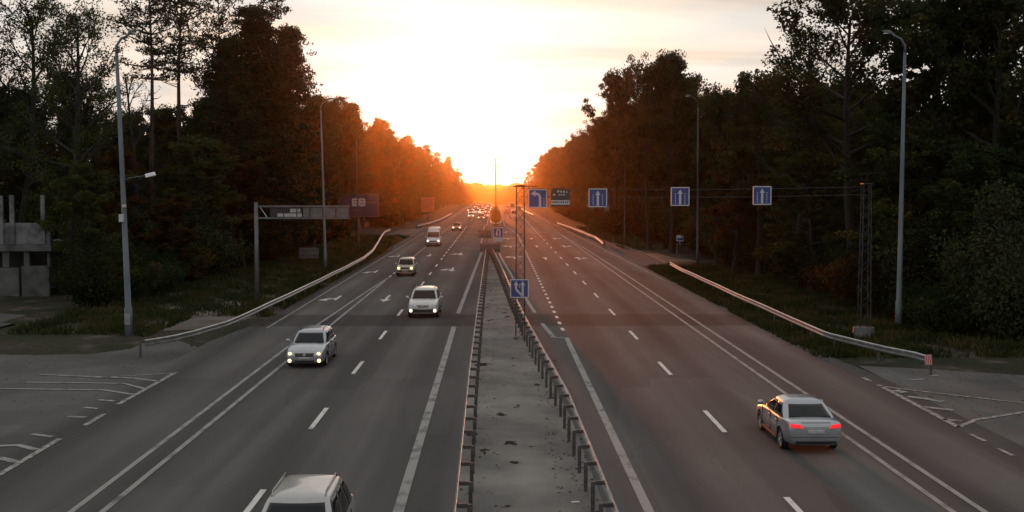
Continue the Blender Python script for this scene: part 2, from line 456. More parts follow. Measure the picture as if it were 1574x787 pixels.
# ------------------------------------------------------------------ the land and the road
def sheet(name, xs, ys, zf, mat):
    mb = MB()
    vs = [(x, y, zf(x, y)) for y in ys for x in xs]
    nx = len(xs)
    fs = [(j * nx + i, j * nx + i + 1, (j + 1) * nx + i + 1, (j + 1) * nx + i) for j in range(len(ys) - 1) for i in range(nx - 1)]
    mb.add(vs, fs)
    return tag(mb.build(name, mat, fix=False, smooth=True), kind='structure')
def ground_z(x, y):
    z = zg(y)
    a = abs(x - 0.5)
    if a > 19 and 55 < y: z += min((a - 19) * 0.03, 0.5) + 0.1 * math.sin(x * 0.6 + y * 0.23) * min(1, (a - 19) / 4)
    return z - 0.02
gx = [-1400, -600, -250, -120, -80] + [-60 + 2 * i for i in range(61)] + [80, 120, 250, 600, 1400]
gy = [-60, -20] + [2.5 * i for i in range(4, 80)] + [200 + 20 * i for i in range(1, 46)] + [1300, 1700, 2300, 2900]
sheet('ground', gx, gy, ground_z, M['ground'])

def ribbon(name, left, right, mat, lift, step=10.0):
    """A surface between two edge lines, following the land."""
    def at(line, y):
        for (x0, y0), (x1, y1) in zip(line, line[1:]):
            if y0 <= y <= y1: return x0 + (x1 - x0) * (y - y0) / (y1 - y0)
        return line[-1][0] if y > line[-1][1] else line[0][0]
    y0, y1 = left[0][1], left[-1][1]
    ys = sorted(set([y0 + i * step for i in range(int((y1 - y0) / step) + 1)] + [y1] + [p[1] for p in left + right if y0 <= p[1] <= y1]))
    mb = MB(); vs, fs = [], []
    for y in ys:
        vs += [(at(left, y), y, zg(y) + lift), (at(right, y), y, zg(y) + lift)]
    for i in range(len(ys) - 1): fs.append((2 * i, 2 * i + 1, 2 * i + 3, 2 * i + 2))
    mb.add(vs, fs)
    return tag(mb.build(name, mat, fix=False), kind='structure')
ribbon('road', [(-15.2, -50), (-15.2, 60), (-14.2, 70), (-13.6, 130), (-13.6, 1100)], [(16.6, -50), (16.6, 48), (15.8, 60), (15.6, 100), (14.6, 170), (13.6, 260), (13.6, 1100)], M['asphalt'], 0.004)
# side road mouths and the bus bays, an older and paler asphalt
def flat(name, pts, mat, z):
    mb = MB(); mb.poly([(p[0], p[1], z) for p in pts])
    return tag(mb.build(name, mat, fix=False), kind='structure')
flat('side_road', [(-15.2, -20), (-15.2, 58), (-17.5, 61.5), (-24, 63), (-34, 63.5), (-60, 62), (-60, -20)], M['apron'], 0.0)
flat('side_road', [(16.6, -20), (60, -20), (60, 44.5), (34, 46.0), (24, 48.2), (19.5, 50.5), (16.6, 51.5)], M['apron'], 0.0)
flat('bus_bay', [(-13.6, 150), (-13.6, 260), (-15.0, 236), (-19.6, 222), (-19.3, 196), (-15.2, 170)], M['asphalt'], 0.012)
flat('bus_bay', [(15.4, 118), (18.2, 122), (18.4, 140), (17.0, 172), (14.2, 192)], M['asphalt'], 0.012)
flat('footpath', [(18.6, 124), (30, 126), (30, 150), (18.8, 142)], M['apron'], 0.02)
flat('dirt_track', [(-16.0, 66), (-15.2, 72), (-17, 80), (-22, 96), (-25, 98), (-22, 80), (-23, 68), (-20.5, 64)], M['soil'], 0.012)
sheet('gravel_apron', [-52 + 2 * i for i in range(13)], [63 + 1.5 * i for i in range(8)], lambda x, y: ground_z(x, y) + (.13 if y < 71 + .12 * math.sin(x * 2) and not (x > -30 and y > 66) else -.2), M['apron'])

# median: paved between the rails, tapering to where they meet
def W(px, py, z=0.0):
    g = G(px, py, z); return (g.x, g.y)
MED_L = [(-0.85, 8), W(717, 560), W(733, 450), W(742, 402), (-1.0, 150)]
MED_R = [(2.85, 8), (2.72, 28), (2.60, 40), (2.2, 50), (1.75, 62), (1.2, 80), (0.5, 108), (-0.2, 132), (-0.9, 150)]
MED_L = [(-0.9, 8), (-0.92, 26), (-1.05, 45), (-1.12, 70), (-1.15, 110), (-1.15, 150)]
bm_ = MB()
def line_x(line, y):
    for (x0, y0), (x1, y1) in zip(line, line[1:]):
        if y0 <= y <= y1: return x0 + (x1 - x0) * (y - y0) / (y1 - y0)
    return line[0][0] if y < line[0][1] else line[-1][0]
ys = [8 + 2 * i for i in range(72)]
vs, fs = [], []
for y in ys: vs += [(line_x(MED_L, y) - 0.05, y, 0.012), (line_x(MED_R, y) + 0.05, y, 0.012)]
fs = [(2 * i, 2 * i + 1, 2 * i + 3, 2 * i + 2) for i in range(len(ys) - 1)]
bm_.add(vs, fs)
tag(bm_.build('median_paving', M['median'], fix=False), kind='structure')
# far median: a low planted island beyond the turning gap
def kerb_ring(pts, h, w):
    mb = MB()
    n = len(pts)
    c = sum((Vector(p) for p in pts), Vector((0, 0))) / n
    inn = [Vector(p) + (c - Vector(p)).normalized() * w for p in pts]
    vs = [(p[0], p[1], zg(p[1]) + 0.0) for p in pts] + [(p[0], p[1], zg(p[1]) + h) for p in pts] + [(p.x, p.y, zg(p.y) + h) for p in inn]
    fs = []
    for i in range(n):
        j = (i + 1) % n
        fs += [(i, j, j + n, i + n), (i + n, j + n, j + 2 * n, i + 2 * n)]
    fs.append(tuple(range(2 * n, 3 * n)))
    mb.add(vs, fs)
    return mb
tag(kerb_ring([(-0.9, 245), (0.9, 245), (1.3, 262), (1.2, 600), (-1.2, 600), (-1.3, 262)], 0.14, 0.2).build('median_island', M['soil']), kind='structure')
tag(kerb_ring([(18.3, 122), (18.5, 122), (18.7, 140), (17.3, 172), (14.5, 192), (14.3, 192), (17.1, 172), (18.5, 140)], 0.13, 0.01).build('kerb', M['concrete']), kind='structure')

# ------------------------------------------------------------------ road markings
def strip_mb(mb, pts, w, z=0.018):
    pts = [Vector((p[0], p[1], 0)) for p in pts]
    vs, fs = [], []
    for i, p in enumerate(pts):
        t = (pts[min(i + 1, len(pts) - 1)] - pts[max(i - 1, 0)]).normalized()
        nrm = Vector((-t.y, t.x, 0)) * w / 2
        for q in (p + nrm, p - nrm): vs.append((q.x, q.y, zg(q.y) + z))
    for i in range(len(pts) - 1): fs.append((2 * i, 2 * i + 1, 2 * i + 3, 2 * i + 2))
    mb.add(vs, fs)
def long_line(mb, x0, y0, x1, y1, w, z=0.018):
    k = max(1, int((y1 - y0) / 12))
    strip_mb(mb, [(x0 + (x1 - x0) * i / k, y0 + (y1 - y0) * i / k) for i in range(k + 1)], w, z)
solid, dash, worn, arrow = MB(), MB(), MB(), MB()
LX, LD, LO = -2.45, -6.25, -9.9
RX, RD, RO = 3.84, 7.62, 11.45
long_line(solid, LX, 8, LX, 66.5, 0.28); long_line(solid, LX, 73.5, -1.75, 150, 0.26)
long_line(solid, LX + .3, 160, LX, 250, 0.2); long_line(solid, -2.0, 250, -2.0, 700, 0.2)
long_line(solid, LO, 8, -9.75, 100, 0.17); strip_mb(solid, [(-10.65, 8), (-10.65, 66), (-10.2, 88), (-9.78, 103)], 0.17)
long_line(solid, -9.75, 118, -9.75, 250, 0.14)
long_line(solid, RX, 8, RX, 61.5, 0.26); strip_mb(solid, [(RX, 61.4), (3.2, 61.6)], 0.3); strip_mb(solid, [(3.15, 61.6), (2.78, 68)], 0.26)
strip_mb(solid, [(2.55, 74), (1.9, 92), (0.9, 125), (0.2, 150)], 0.24)
long_line(solid, 1.9, 245, 1.9, 700, 0.2); strip_mb(solid, [(RX, 205), (2.9, 230), (1.9, 250)], 0.22)
long_line(solid, RO, 8, RO, 200, 0.17); strip_mb(solid, [(12.25, 8), (12.25, 110), (12.1, 150), (11.5, 200)], 0.17)
long_line(solid, -13.3, 66, -13.2, 210, 0.12); long_line(solid, 14.9, 100, 13.4, 260, 0.12)
long_line(solid, -12.6, 260, -12.6, 700, 0.12); long_line(solid, 12.6, 260, 12.6, 700, 0.12)
def dashes(mb, x, ys_, length, w):
    for y in ys_: strip_mb(mb, [(x, y), (x, y + length)], w)
dash_ys = [G(400, 787).y - 1.0, G(491, 660).y, G(551, 577).y, G(589, 522).y]
st = (dash_ys[3] - dash_ys[1]) / 2
d0 = dash_ys[1]
dashes(dash, LD, [d0 + st * k for k in range(-2, 8)], 3.7, 0.17)
dashes(dash, LD, [d0 + st * 8 + 6.6 * k for k in range(0, 18)], 3.2, 0.17)
dashes(dash, LD, [290 + 12 * k for k in range(0, 25)], 4, 0.17)
r0 = G(1114, 665).y
str_ = (G(980, 522).y - r0) / 2
dashes(dash, RD, [r0 + str_ * k for k in range(-2, 13)], 3.7, 0.17)
dashes(dash, RD, [r0 + str_ * 13 + 6.6 * k for k in range(0, 18)], 3.2, 0.17)
dashes(dash, RD, [300 + 12 * k for k in range(0, 25)], 4, 0.17)
dashes(dash, RX, [64.5 + 3.1 * k for k in range(0, 46)], 1.25, 0.2)
dashes(dash, -9.75, [104, 108, 112], 2, 0.16)
dashes(worn, -9.7, [255 + 12 * k for k in range(0, 28)], 4, 0.14)
dashes(worn, RO, [205 + 12 * k for k in range(0, 28)], 4, 0.14)
# hatched islands at the two junction mouths (older paint)
def px_line(mb, pix, w, z=0.022):
    strip_mb(mb, [W(*p) for p in pix], w, z)
px_line(worn, [(270, 573), (182, 622)], 0.2); px_line(worn, [(160, 637), (130, 655)], 0.2); px_line(worn, [(92, 675), (0, 730), (-60, 766)], 0.2)
px_line(worn, [(246, 587), (205, 582), (150, 580), (60, 576)], 0.22); px_line(solid, [(222, 598), (190, 590), (40, 588)], 0.18); px_line(solid, [(205, 607), (160, 600), (0, 598), (-80, 598)], 0.2)
px_line(worn, [(176, 617), (150, 615)], 0.22); px_line(worn, [(150, 629), (130, 627)], 0.22); px_line(worn, [(132, 642), (105, 641)], 0.25); px_line(worn, [(80, 672), (50, 668)], 0.22)
px_line(worn, [(268, 574), (140, 582)], 0.12)
px_line(solid, [(56, 692), (28, 685), (-20, 687)], 0.26); px_line(worn, [(26, 711), (0, 705), (-40, 703)], 0.3)
px_line(worn, [(1350, 592), (1473, 657)], 0.22); px_line(worn, [(1473, 657), (1500, 646), (1574, 634), (1640, 630)], 0.2); px_line(worn, [(1352, 594), (1440, 605), (1574, 620)], 0.16)
px_line(worn, [(1395, 610), (1420, 613), (1450, 618)], 0.36); px_line(worn, [(1420, 626), (1465, 631)], 0.3); px_line(worn, [(1450, 645), (1478, 648)], 0.26); px_line(worn, [(1375, 600), (1392, 604)], 0.4)
px_line(worn, [(1492, 668), (1514, 679)], 0.16); px_line(worn, [(1534, 690), (1556, 701)], 0.16); px_line(worn, [(1327, 581), (1338, 587)], 0.2); px_line(worn, [(1400, 585), (1420, 583)], 0.25); px_line(worn, [(1430, 579), (1440, 577)], 0.25)
def arrow_shape(mb, x, y, d, turn=0, L=5.0, straight=True):
    """Lane arrow at x, y, pointing along d = +1 / -1, with a branch to one side (+1 right as driven, -1 left)."""
    z = 0.02
    def q(u, v): return (x + u * d, y + v * d, zg(y) + z)
    w = 0.10
    mb.poly([q(-w, -L / 2), q(w, -L / 2), q(w, L / 2 - 1.7 if straight else L / 2 - 1.6), q(-w, L / 2 - 1.7 if straight else L / 2 - 1.6)])
    if straight: mb.poly([q(-0.42, L / 2 - 1.7), q(0.42, L / 2 - 1.7), q(0, L / 2)])
    if turn:
        t = turn; v0 = L / 2 - 2.4
        mb.poly([q(t * w, v0 - 1.0), q(t * w, v0 - 0.35), q(t * 0.62, v0 + 0.45), q(t * 0.62, v0 - 0.2)][::t])
        mb.poly([q(t * 0.55, v0 - 1.0), q(t * 0.55, v0 + 1.2), q(t * 1.25, v0 + 0.7)][::-t])
    if not straight and not turn: pass
for (px, py, tn) in ((593.5, 459, 0), (679, 455, 1), (639, 416, 0), (696.5, 414.5, 1), (660, 392.5, 0), (709.7, 390.5, 1)):
    g = G(px, py); arrow_shape(arrow, -8.05 if tn == 0 else -4.35, g.y, -1, tn)
for (px, py) in ((517.5, 460), (578, 418.5), (613.5, 394.2)):
    g = G(px, py); arrow_shape(arrow, -11.7, g.y, -1, 1, straight=False)
for (px, py, tn) in ((836, 397.5, 1), (822.5, 379, 1), (812.5, 367, 1)):
    g = G(px, py); arrow_shape(arrow, 5.75, g.y, 1, 0)
    arrow_shape(arrow, 9.55, g.y, 1, 1)
for k, (px, py) in enumerate(((786, 396), (783, 379), (780, 367), (777, 357))):
    g = G(px, py); arrow_shape(arrow, 2.2 - 0.1 * k, g.y, 1, -1, straight=False)
    strip_mb(arrow, [(1.2 - .15 * k, g.y + 2), (3.3, g.y + 2)], 0.5, 0.016)
for mb, nm, mt in ((solid, 'solid_line_marking', 'paint'), (dash, 'dashed_line_marking', 'paint_new'), (worn, 'worn_line_marking', 'paint_old'), (arrow, 'lane_arrow_marking', 'paint_new')):
    tag(mb.build(nm, M[mt], fix=False), kind='structure')

# ------------------------------------------------------------------ hills far off
def hill(y, pts, depth, amp, seed):
    r = random.Random(seed)
    mb = MB(); vs, fs = [], []
    nx, ny = 240, 8
    x0, x1 = pts[0][0], pts[-1][0]
    for j in range(ny):
        for i in range(nx):
            x = x0 + (x1 - x0) * i / (nx - 1)
            for (a, za), (b, zb) in zip(pts, pts[1:]):
                if a <= x <= b: zt = za + (zb - za) * (x - a) / (b - a)
            q = j / (ny - 1)
            prof = math.sin(math.pi * min(1, q * 1.1 + 0.02)) ** 0.7
            vs.append((x, y + q * depth, -22 + (zt + 22 + r.uniform(-amp, amp)) * prof))
    for j in range(ny - 1):
        for i in range(nx - 1):
            a = j * nx + i; fs.append((a, a + 1, a + nx + 1, a + nx))
    mb.add(vs, fs)
    return tag(mb.build('hills', M['leaf_rust'], smooth=True, fix=False), kind='structure')
hill(930, [(-400, 30), (-100, 20), (-40, 13.0), (-15, 12.2), (-6, 9.2), (5, 8.6), (16, 11.5), (40, 13.0), (150, 22), (400, 30)], 110, 1.4, 3)
hill(1250, [(-700, 32), (-80, 17), (-20, 12.6), (20, 13.2), (90, 18), (700, 32)], 200, 1.6, 4)

# ------------------------------------------------------------------ trees
def leaf_quads(centers, normals_bias, size, aspect, rnd, count_mat=None):
    """Numpy: one bent leaf quad per centre, random facing."""
    n = len(centers)
    a = rnd.normal(size=(n, 3)); a /= np.linalg.norm(a, axis=1)[:, None]
    b = rnd.normal(size=(n, 3)); b -= a * (a * b).sum(1)[:, None]; b /= np.linalg.norm(b, axis=1)[:, None]
    s = size * rnd.uniform(0.6, 1.35, size=(n, 1))
    u = a * s * 0.5; w = b * s * 0.5 * aspect
    c = np.asarray(centers)
    v = np.stack([c - u, c + w * 0.9 - u * .1, c + u, c - w * 0.9 - u * .1], 1).reshape(-1, 3)
    return v
def quads_mesh(name, v, mat):
    n = len(v) // 4
    me = bpy.data.meshes.new(name)
    me.vertices.add(len(v)); me.vertices.foreach_set('co', v.astype(np.float32).ravel())
    me.loops.add(4 * n); me.loops.foreach_set('vertex_index', np.arange(4 * n, dtype=np.int32))
    me.polygons.add(n); me.polygons.foreach_set('loop_start', np.arange(0, 4 * n, 4, dtype=np.int32))
    me.polygons.foreach_set('loop_total', np.full(n, 4, dtype=np.int32))
    me.update(); me.validate()
    me.materials.append(mat)
    return me
def cluster(c, rad, n, rnd, flat_=1.0):
    p = rnd.normal(size=(n, 3)); p /= np.linalg.norm(p, axis=1)[:, None]
    p *= (rnd.uniform(0, 1, size=(n, 1)) ** 0.45) * rad
    p[:, 2] *= flat_
    return p + np.asarray(c)

def broadleaf(seed, H, CR, base, leaf=0.30, per=46, lean=0.0, sparse=1.0):
    rnd = np.random.default_rng(seed); r = random.Random(seed)
    tr = MB(); cen = []
    top = 0.82 * H
    bend = [r.uniform(-0.04, 0.04) * H for _ in range(4)]
    def axis(h):
        q = h / H
        return Vector((lean * h * q + bend[0] * math.sin(q * 3.1) + bend[2] * q * q, bend[1] * math.sin(q * 2.6) + bend[3] * q * q, h))
    hs = [0, 0.02 * H, 0.06 * H] + [top * k / 9 for k in range(1, 10)]
    r0 = 0.0135 * H
    tr.tube([axis(h) for h in hs], [r0 * 1.7, r0 * 1.25] + [r0 * (1 - 0.85 * h / top) + 0.03 for h in hs[2:]], 8)
    nl = int(17 * sparse) + 4
    for k in range(nl):
        q = (k + r.uniform(0, 0.8)) / nl
        h = H * (base + (0.80 - base) * q)
        az = k * 2.4 + r.uniform(-0.5, 0.5)
        prof = math.sin(math.pi * (0.16 + 0.78 * q)) ** 0.75
        L = CR * prof * r.uniform(0.7, 1.12)
        el = R(8 + 52 * q + r.uniform(-10, 14))
        p0 = axis(h)
        d = Vector((math.cos(az) * math.cos(el), math.sin(az) * math.cos(el), math.sin(el)))
        pts = [p0]
        for s in range(1, 6):
            d = (d + Vector((r.uniform(-.16, .16), r.uniform(-.16, .16), r.uniform(-.04, .16)))).normalized()
            pts.append(pts[-1] + d * L / 5)
        rr = max(0.05, r0 * 0.5 * (1 - 0.6 * q))
        tr.tube(pts, [rr * (1 - 0.17 * s) for s in range(6)], 5)
        for s in range(2, 6):
            for b in range(r.choice((2, 3, 3))):
                bd = (d + Vector((r.uniform(-1, 1), r.uniform(-1, 1), r.uniform(-.5, .8)))).normalized()
                bl = CR * r.uniform(0.16, 0.36)
                e1 = pts[s] + bd * bl * .5; e2 = e1 + (bd + Vector((r.uniform(-.4, .4), r.uniform(-.4, .4), r.uniform(-.1, .4)))).normalized() * bl * .5
                tr.tube([pts[s], e1, e2], [rr * .35 + .01, rr * .2 + .01, .008], 4)
                for e, rad in ((e1, .62), (e2, .80)):
                    if r.random() < 0.72: cen.append(cluster(e, rad * CR / 5.5 * r.uniform(.6, 1.3), int(2.0 * per * r.uniform(.5, 1.4)), rnd, .7))
    cen.append(cluster(axis(top), 0.28 * CR, per * 3, rnd, 1.3))
    return tr, leaf_quads(np.concatenate(cen), None, leaf, 0.75, rnd)

def pine(seed, H, CR, base, per=22, full=False):
    rnd = np.random.default_rng(seed); r = random.Random(seed)
    tr = MB(); cen = []
    bx, by = r.uniform(-.03, .03) * H, r.uniform(-.03, .03) * H
    def axis(h):
        q = h / H
        return Vector((bx * q * q + 0.12 * math.sin(q * 7), by * q * q + 0.1 * math.sin(q * 6 + 1), h))
    r0 = 0.0115 * H
    hs = [0, .02 * H] + [H * k / 10 for k in range(1, 11)]
    tr.tube([axis(h) for h in hs], [r0 * 1.5, r0 * 1.15] + [max(.03, r0 * (1 - .93 * h / H)) for h in hs[2:]], 8)
    h = base * H
    # a few dead stubs below the crown
    for k in range(9):
        hh = H * base * r.uniform(.45, 1.0); az = r.uniform(0, 6.28); L = r.uniform(.6, 2.4)
        d = Vector((math.cos(az), math.sin(az), r.uniform(-.1, .35)))
        tr.tube([axis(hh), axis(hh) + d * L * .6, axis(hh) + d * L + Vector((0, 0, .2))], [.05, .03, .01], 4)
    while h < H * 0.985:
        q = (h - base * H) / (H - base * H)
        if full: prof = (1 - q) ** 0.72 * (0.75 + 0.25 * min(1, q * 6))
        else: prof = min(1, 0.55 + q * 1.6) * (1 - max(0, q - .25) / .75) ** 0.6
        nb = r.choice((3, 4, 5)) if not full else r.choice((5, 6, 7))
        for k in range(nb):
            az = r.uniform(0, 6.283)
            L = CR * (prof * r.uniform(.6, 1.15)) + .35
            el = R(-8 + 45 * q + r.uniform(-10, 14))
            d = Vector((math.cos(az) * math.cos(el), math.sin(az) * math.cos(el), math.sin(el)))
            p0 = axis(h); pts = [p0]
            for s in range(1, 5):
                d = (d + Vector((r.uniform(-.12, .12), r.uniform(-.12, .12), .07))).normalized()
                pts.append(pts[-1] + d * L / 4)
            rr = max(.025, r0 * .32 * (1 - .6 * q))
            tr.tube(pts, [rr, rr * .8, rr * .6, rr * .4, .01], 4)
            for s in range(1, 5):
                if s == 1 and r.random() < .6: continue
                for b in range(2 if s < 4 else 3):
                    c = pts[s] + Vector((r.uniform(-1, 1), r.uniform(-1, 1), r.uniform(-.15, .5))) * (0.14 * CR + .12) * (1.0 if s < 4 else .8)
                    cen.append(cluster(c, (.42 + .055 * CR) * r.uniform(.7, 1.2), int(per * r.uniform(.6, 1.3)), rnd, .55))
        h += r.uniform(.55, 1.0) * (H / 24) * (0.8 if full else 1)
    cen.append(cluster(axis(H * .99), .4, per, rnd, 1.4))
    return tr, leaf_quads(np.concatenate(cen), None, 0.34, 0.42, rnd)

def bush(seed, H, W_, n=5200, leaf=.22):
    rnd = np.random.default_rng(seed); r = random.Random(seed)
    tr = MB(); cen = []
    for k in range(13):
        az = r.uniform(0, 6.28); q = r.uniform(.15, 1)
        e = Vector((math.cos(az) * W_ * q, math.sin(az) * W_ * q, H * r.uniform(.45, .92) * (1.1 - .45 * q)))
        tr.tube([(e.x * .08, e.y * .08, -0.1), e * .55 + Vector((0, 0, .15 * H)), e], [.05, .035, .012], 4)
        for t in (.4, .7, 1.0):
            cen.append(cluster(e * t, W_ * r.uniform(.26, .5), int(n / 39 * r.uniform(.5, 1.4)), rnd, .85))
    c = np.concatenate(cen); c[:, 2] = np.abs(c[:, 2])
    return tr, leaf_quads(c, None, leaf, .75, rnd)

PROTO = {}
def register(kind, gen, H, leafmat, bark):
    tr, lv = gen
    tm = tr.mesh('trunk')
    for p in tm.polygons: p.use_smooth = True
    tm.materials.append(bark)
    PROTO[kind] = (tm, quads_mesh('crown', lv, leafmat), H)
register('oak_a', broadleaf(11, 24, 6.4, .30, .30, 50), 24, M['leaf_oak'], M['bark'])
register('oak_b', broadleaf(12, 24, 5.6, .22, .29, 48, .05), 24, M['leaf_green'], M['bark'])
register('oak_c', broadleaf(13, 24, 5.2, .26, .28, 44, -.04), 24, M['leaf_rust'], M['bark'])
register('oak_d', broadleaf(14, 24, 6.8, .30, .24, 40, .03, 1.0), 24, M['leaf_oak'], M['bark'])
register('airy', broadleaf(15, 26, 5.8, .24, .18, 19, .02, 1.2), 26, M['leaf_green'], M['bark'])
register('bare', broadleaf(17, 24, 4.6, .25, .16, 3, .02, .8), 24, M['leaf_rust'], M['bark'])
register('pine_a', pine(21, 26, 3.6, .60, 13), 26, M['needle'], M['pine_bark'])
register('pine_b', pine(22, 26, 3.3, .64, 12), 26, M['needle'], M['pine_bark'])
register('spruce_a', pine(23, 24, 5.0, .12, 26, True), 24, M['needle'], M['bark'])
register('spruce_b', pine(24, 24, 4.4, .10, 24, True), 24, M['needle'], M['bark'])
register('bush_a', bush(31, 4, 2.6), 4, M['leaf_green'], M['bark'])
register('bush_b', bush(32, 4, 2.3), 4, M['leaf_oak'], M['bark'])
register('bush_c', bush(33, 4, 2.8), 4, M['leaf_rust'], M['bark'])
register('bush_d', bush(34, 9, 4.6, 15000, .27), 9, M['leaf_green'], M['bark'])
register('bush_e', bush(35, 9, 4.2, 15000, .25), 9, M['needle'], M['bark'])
NAME = {'oak': 'broadleaf_tree', 'airy': 'broadleaf_tree', 'bare': 'bare_tree', 'pine': 'pine_tree', 'spruce': 'conifer_tree', 'bush': 'bush'}
n_tree = [0]
def tree(kind, x, y, H, label, group=None, wide=1.0, rz=None):
    tm, cm, h0 = PROTO[kind]
    stem_ = kind.split('_')[0]
    nm = NAME[stem_]
    o = thing(nm, label, 'bush' if stem_ == 'bush' else 'tree', (x, y, ground_z(x, y) - 0.05), rng.uniform(0, 6.28) if rz is None else rz, group)
    s = H / h0
    o.scale = (s * wide, s * wide, s)
    for part, me in (('trunk' if stem_ != 'bush' else 'stems', tm), ('crown' if stem_ != 'bush' else 'foliage', cm)):
        c = bpy.data.objects.new(part, me); COL.objects.link(c); c.parent = o
    n_tree[0] += 1
    return o
def tree_px(kind, px, Y, top_py, label, group=None, wide=1.0, rz=None):
    """Trunk at this column and distance, top at this height of the view."""
    p = P(px, top_py, Y)
    return tree(kind, p.x, Y, p.z, label, group, wide, rz)

# trees one can point at, left side
tree_px('airy', 92, 84, -50, 'tall leafy tree rising right behind the grey lamp post beside the concrete ruin', wide=1.0)
tree_px('airy', 8, 95, -60, 'thin-leaved tree above the concrete ruin, sky showing through its top', wide=1.05)
tree_px('airy', -38, 92, -70, 'broad thin-leaved tree behind the concrete ruin at the picture edge', wide=1.0)
tree_px('oak_d', 120, 104, 95, 'dark leafy tree filling the gap behind the tall grey lamp post', wide=0.9)
tree_px('bare', 208, 110, 70, 'nearly bare thin tree between the tall lamp post and the straight pine')
tree_px('pine_a', 228, 112, -70, 'tall bare-trunked pine standing straight, first right of the lamp post', wide=1.0)
tree_px('pine_b', 268, 118, -50, 'tall bare-trunked pine leaning slightly, next to the straight pine', wide=1.05)
tree_px('pine_a', 330, 122, -20, 'tall pine rising just left of the dense dark conifers', wide=.9)
tree_px('spruce_a', 345, 118, 60, 'dense dark conifer at the left end of the conifer clump', wide=1.1)
tree_px('spruce_b', 398, 122, 18, 'tallest dense dark conifer, in the middle of the clump', wide=1.15)
tree_px('pine_b', 405, 126, -3, 'pine whose rounded top pokes out above the dense conifers', wide=1.0)
tree_px('spruce_a', 440, 132, 42, 'dense dark conifer at the road side end of the conifer clump', wide=1.0)
tree_px('oak_c', 175, 98, 215, 'short rusty-leaved tree under the tall pines', wide=1.1)
tree_px('oak_b', 300, 104, 195, 'short green leafy tree in front of the dense conifers', wide=1.3)
tree_px('oak_c', 372, 112, 215, 'short brownish leafy tree in front of the dense conifers', wide=1.4)
tree_px('oak_b', 128, 82, 240, 'low dense tree beside the concrete ruin wall', wide=1.1)
tree_px('oak_c', 255, 92, 290, 'low rusty tree over the verge between two lamp posts', wide=1.6)
# trees one can point at, right side
tree_px('oak_d', 1325, 82, -70, 'big spreading oak whose trunk stands behind the lattice mast', wide=1.12, rz=.7)
tree_px('airy', 1225, 96, 0, 'thin-leaved tree left of the big spreading oak', wide=1.0)
tree_px('oak_a', 1170, 104, 95, 'dark tree under the left side of the big spreading oak', wide=.9)
tree_px('oak_a', 1035, 140, 62, 'round-topped oak standing highest in the middle of the right wood', wide=.8)
tree_px('oak_d', 1000, 150, 72, 'oak joined to the left of the round-topped oak', wide=.72)
tree_px('oak_a', 948, 196, 92, 'oak with a flat bushy top at the start of the right wood', wide=.78)
tree_px('oak_b', 1105, 122, 108, 'lower green oak to the right of the round-topped oak', wide=.9)
tree_px('oak_b', 1455, 74, -60, 'dense leafy tree just right of the tall right lamp post', wide=1.05)
tree_px('oak_a', 1540, 70, -90, 'dense dark tree at the right picture edge', wide=1.1)
tree_px('oak_d', 1620, 76, -80, 'broad tree leaning in from beyond the right picture edge', wide=1.1)
tree_px('oak_b', 1425, 72, 170, 'low green tree behind the tall right lamp post', wide=1.5)
tree_px('oak_b', 1500, 66, 200, 'low dark tree in front of the dense dark tree at the right edge', wide=1.4)
tree_px('oak_b', 1575, 66, 240, 'small dark tree by the right side road mouth', wide=1.6)
tree_px('oak_b', 1250, 88, 210, 'low green tree left of the lattice mast', wide=1.6)
tree_px('oak_c', 1130, 108, 230, 'low rusty tree behind the second right lamp post', wide=1.4)

def row(side, x, y0, y1, step, hmin, hmax, kinds, wmin=.85, wmax=1.1):
    y = y0
    while y < y1:
        k = rng.choice(kinds)
        xx = side * (x + rng.uniform(-1.2, 1.6))
        H = rng.uniform(hmin, hmax)
        col_ = 762 + 1749 * xx / y     # keep the inner rows below the open tops of the front trees
        if side < 0 and 150 < col_ < 345: H = min(H, CAM_H + (290 - rng.uniform(150, 215)) / 1749 * y)
        elif side < 0 and col_ <= 150: H = min(H, CAM_H + (290 - rng.uniform(110, 170)) / 1749 * y)
        elif side > 0 and col_ > 1140: H = min(H, CAM_H + (290 - rng.uniform(95, 170)) / 1749 * y)
        if side < 0 and col_ < 105 and y < 93: y += step * .8; continue     # open ground in front of the ruin
        where = 'left' if side < 0 else 'right'
        what = {'oak': 'dark leafy tree', 'airy': 'thin-leaved tree', 'pine': 'bare-trunked pine', 'spruce': 'dense dark conifer', 'bush': 'dark shrub'}[k.split('_')[0]]
        if k.startswith('bush'):
            lab = what + ' in the undergrowth at the foot of the %s wood' % where
        else:
            lab = what + ' among the crowded trees of the %s roadside wood' % where
        tree(k, xx, y, H, lab, what + 's of the %s wood' % where, rng.uniform(wmin, wmax))
        y += step * rng.uniform(.75, 1.25)
LK = ['spruce_a', 'spruce_b', 'pine_a', 'oak_d', 'oak_c', 'spruce_a', 'airy']
RK = ['oak_a', 'oak_b', 'oak_c', 'oak_d', 'oak_a', 'oak_b']
row(-1, 25.5, 142, 300, 7.0, 16.5, 24.5, LK, .8, 1.05)
row(-1, 24.0, 300, 560, 8.5, 15.5, 24, LK, .8, 1.0)
row(-1, 32, 120, 330, 9, 20, 25, LK)
row(-1, 40, 90, 260, 10, 19, 25, ['spruce_a', 'oak_b', 'oak_a', 'pine_b'])
row(-1, 50, 84, 220, 11, 16, 22, ['spruce_b', 'oak_b', 'oak_a'])
row(1, 26.5, 160, 300, 8, 24, 28, RK, .75, .95)
row(1, 24.5, 300, 560, 10, 22, 26, RK, .75, .95)
row(1, 33, 96, 330, 9.5, 20, 25, RK)
row(1, 41, 72, 260, 10, 18, 24, RK)
row(1, 52, 66, 200, 11, 16, 22, RK)
BK = ['bush_a', 'bush_b', 'bush_c']
BG = ['bush_d', 'bush_e', 'bush_e']
row(-1, 25.5, 74, 190, 4.6, 2.6, 4.6, BK, .9, 1.4)
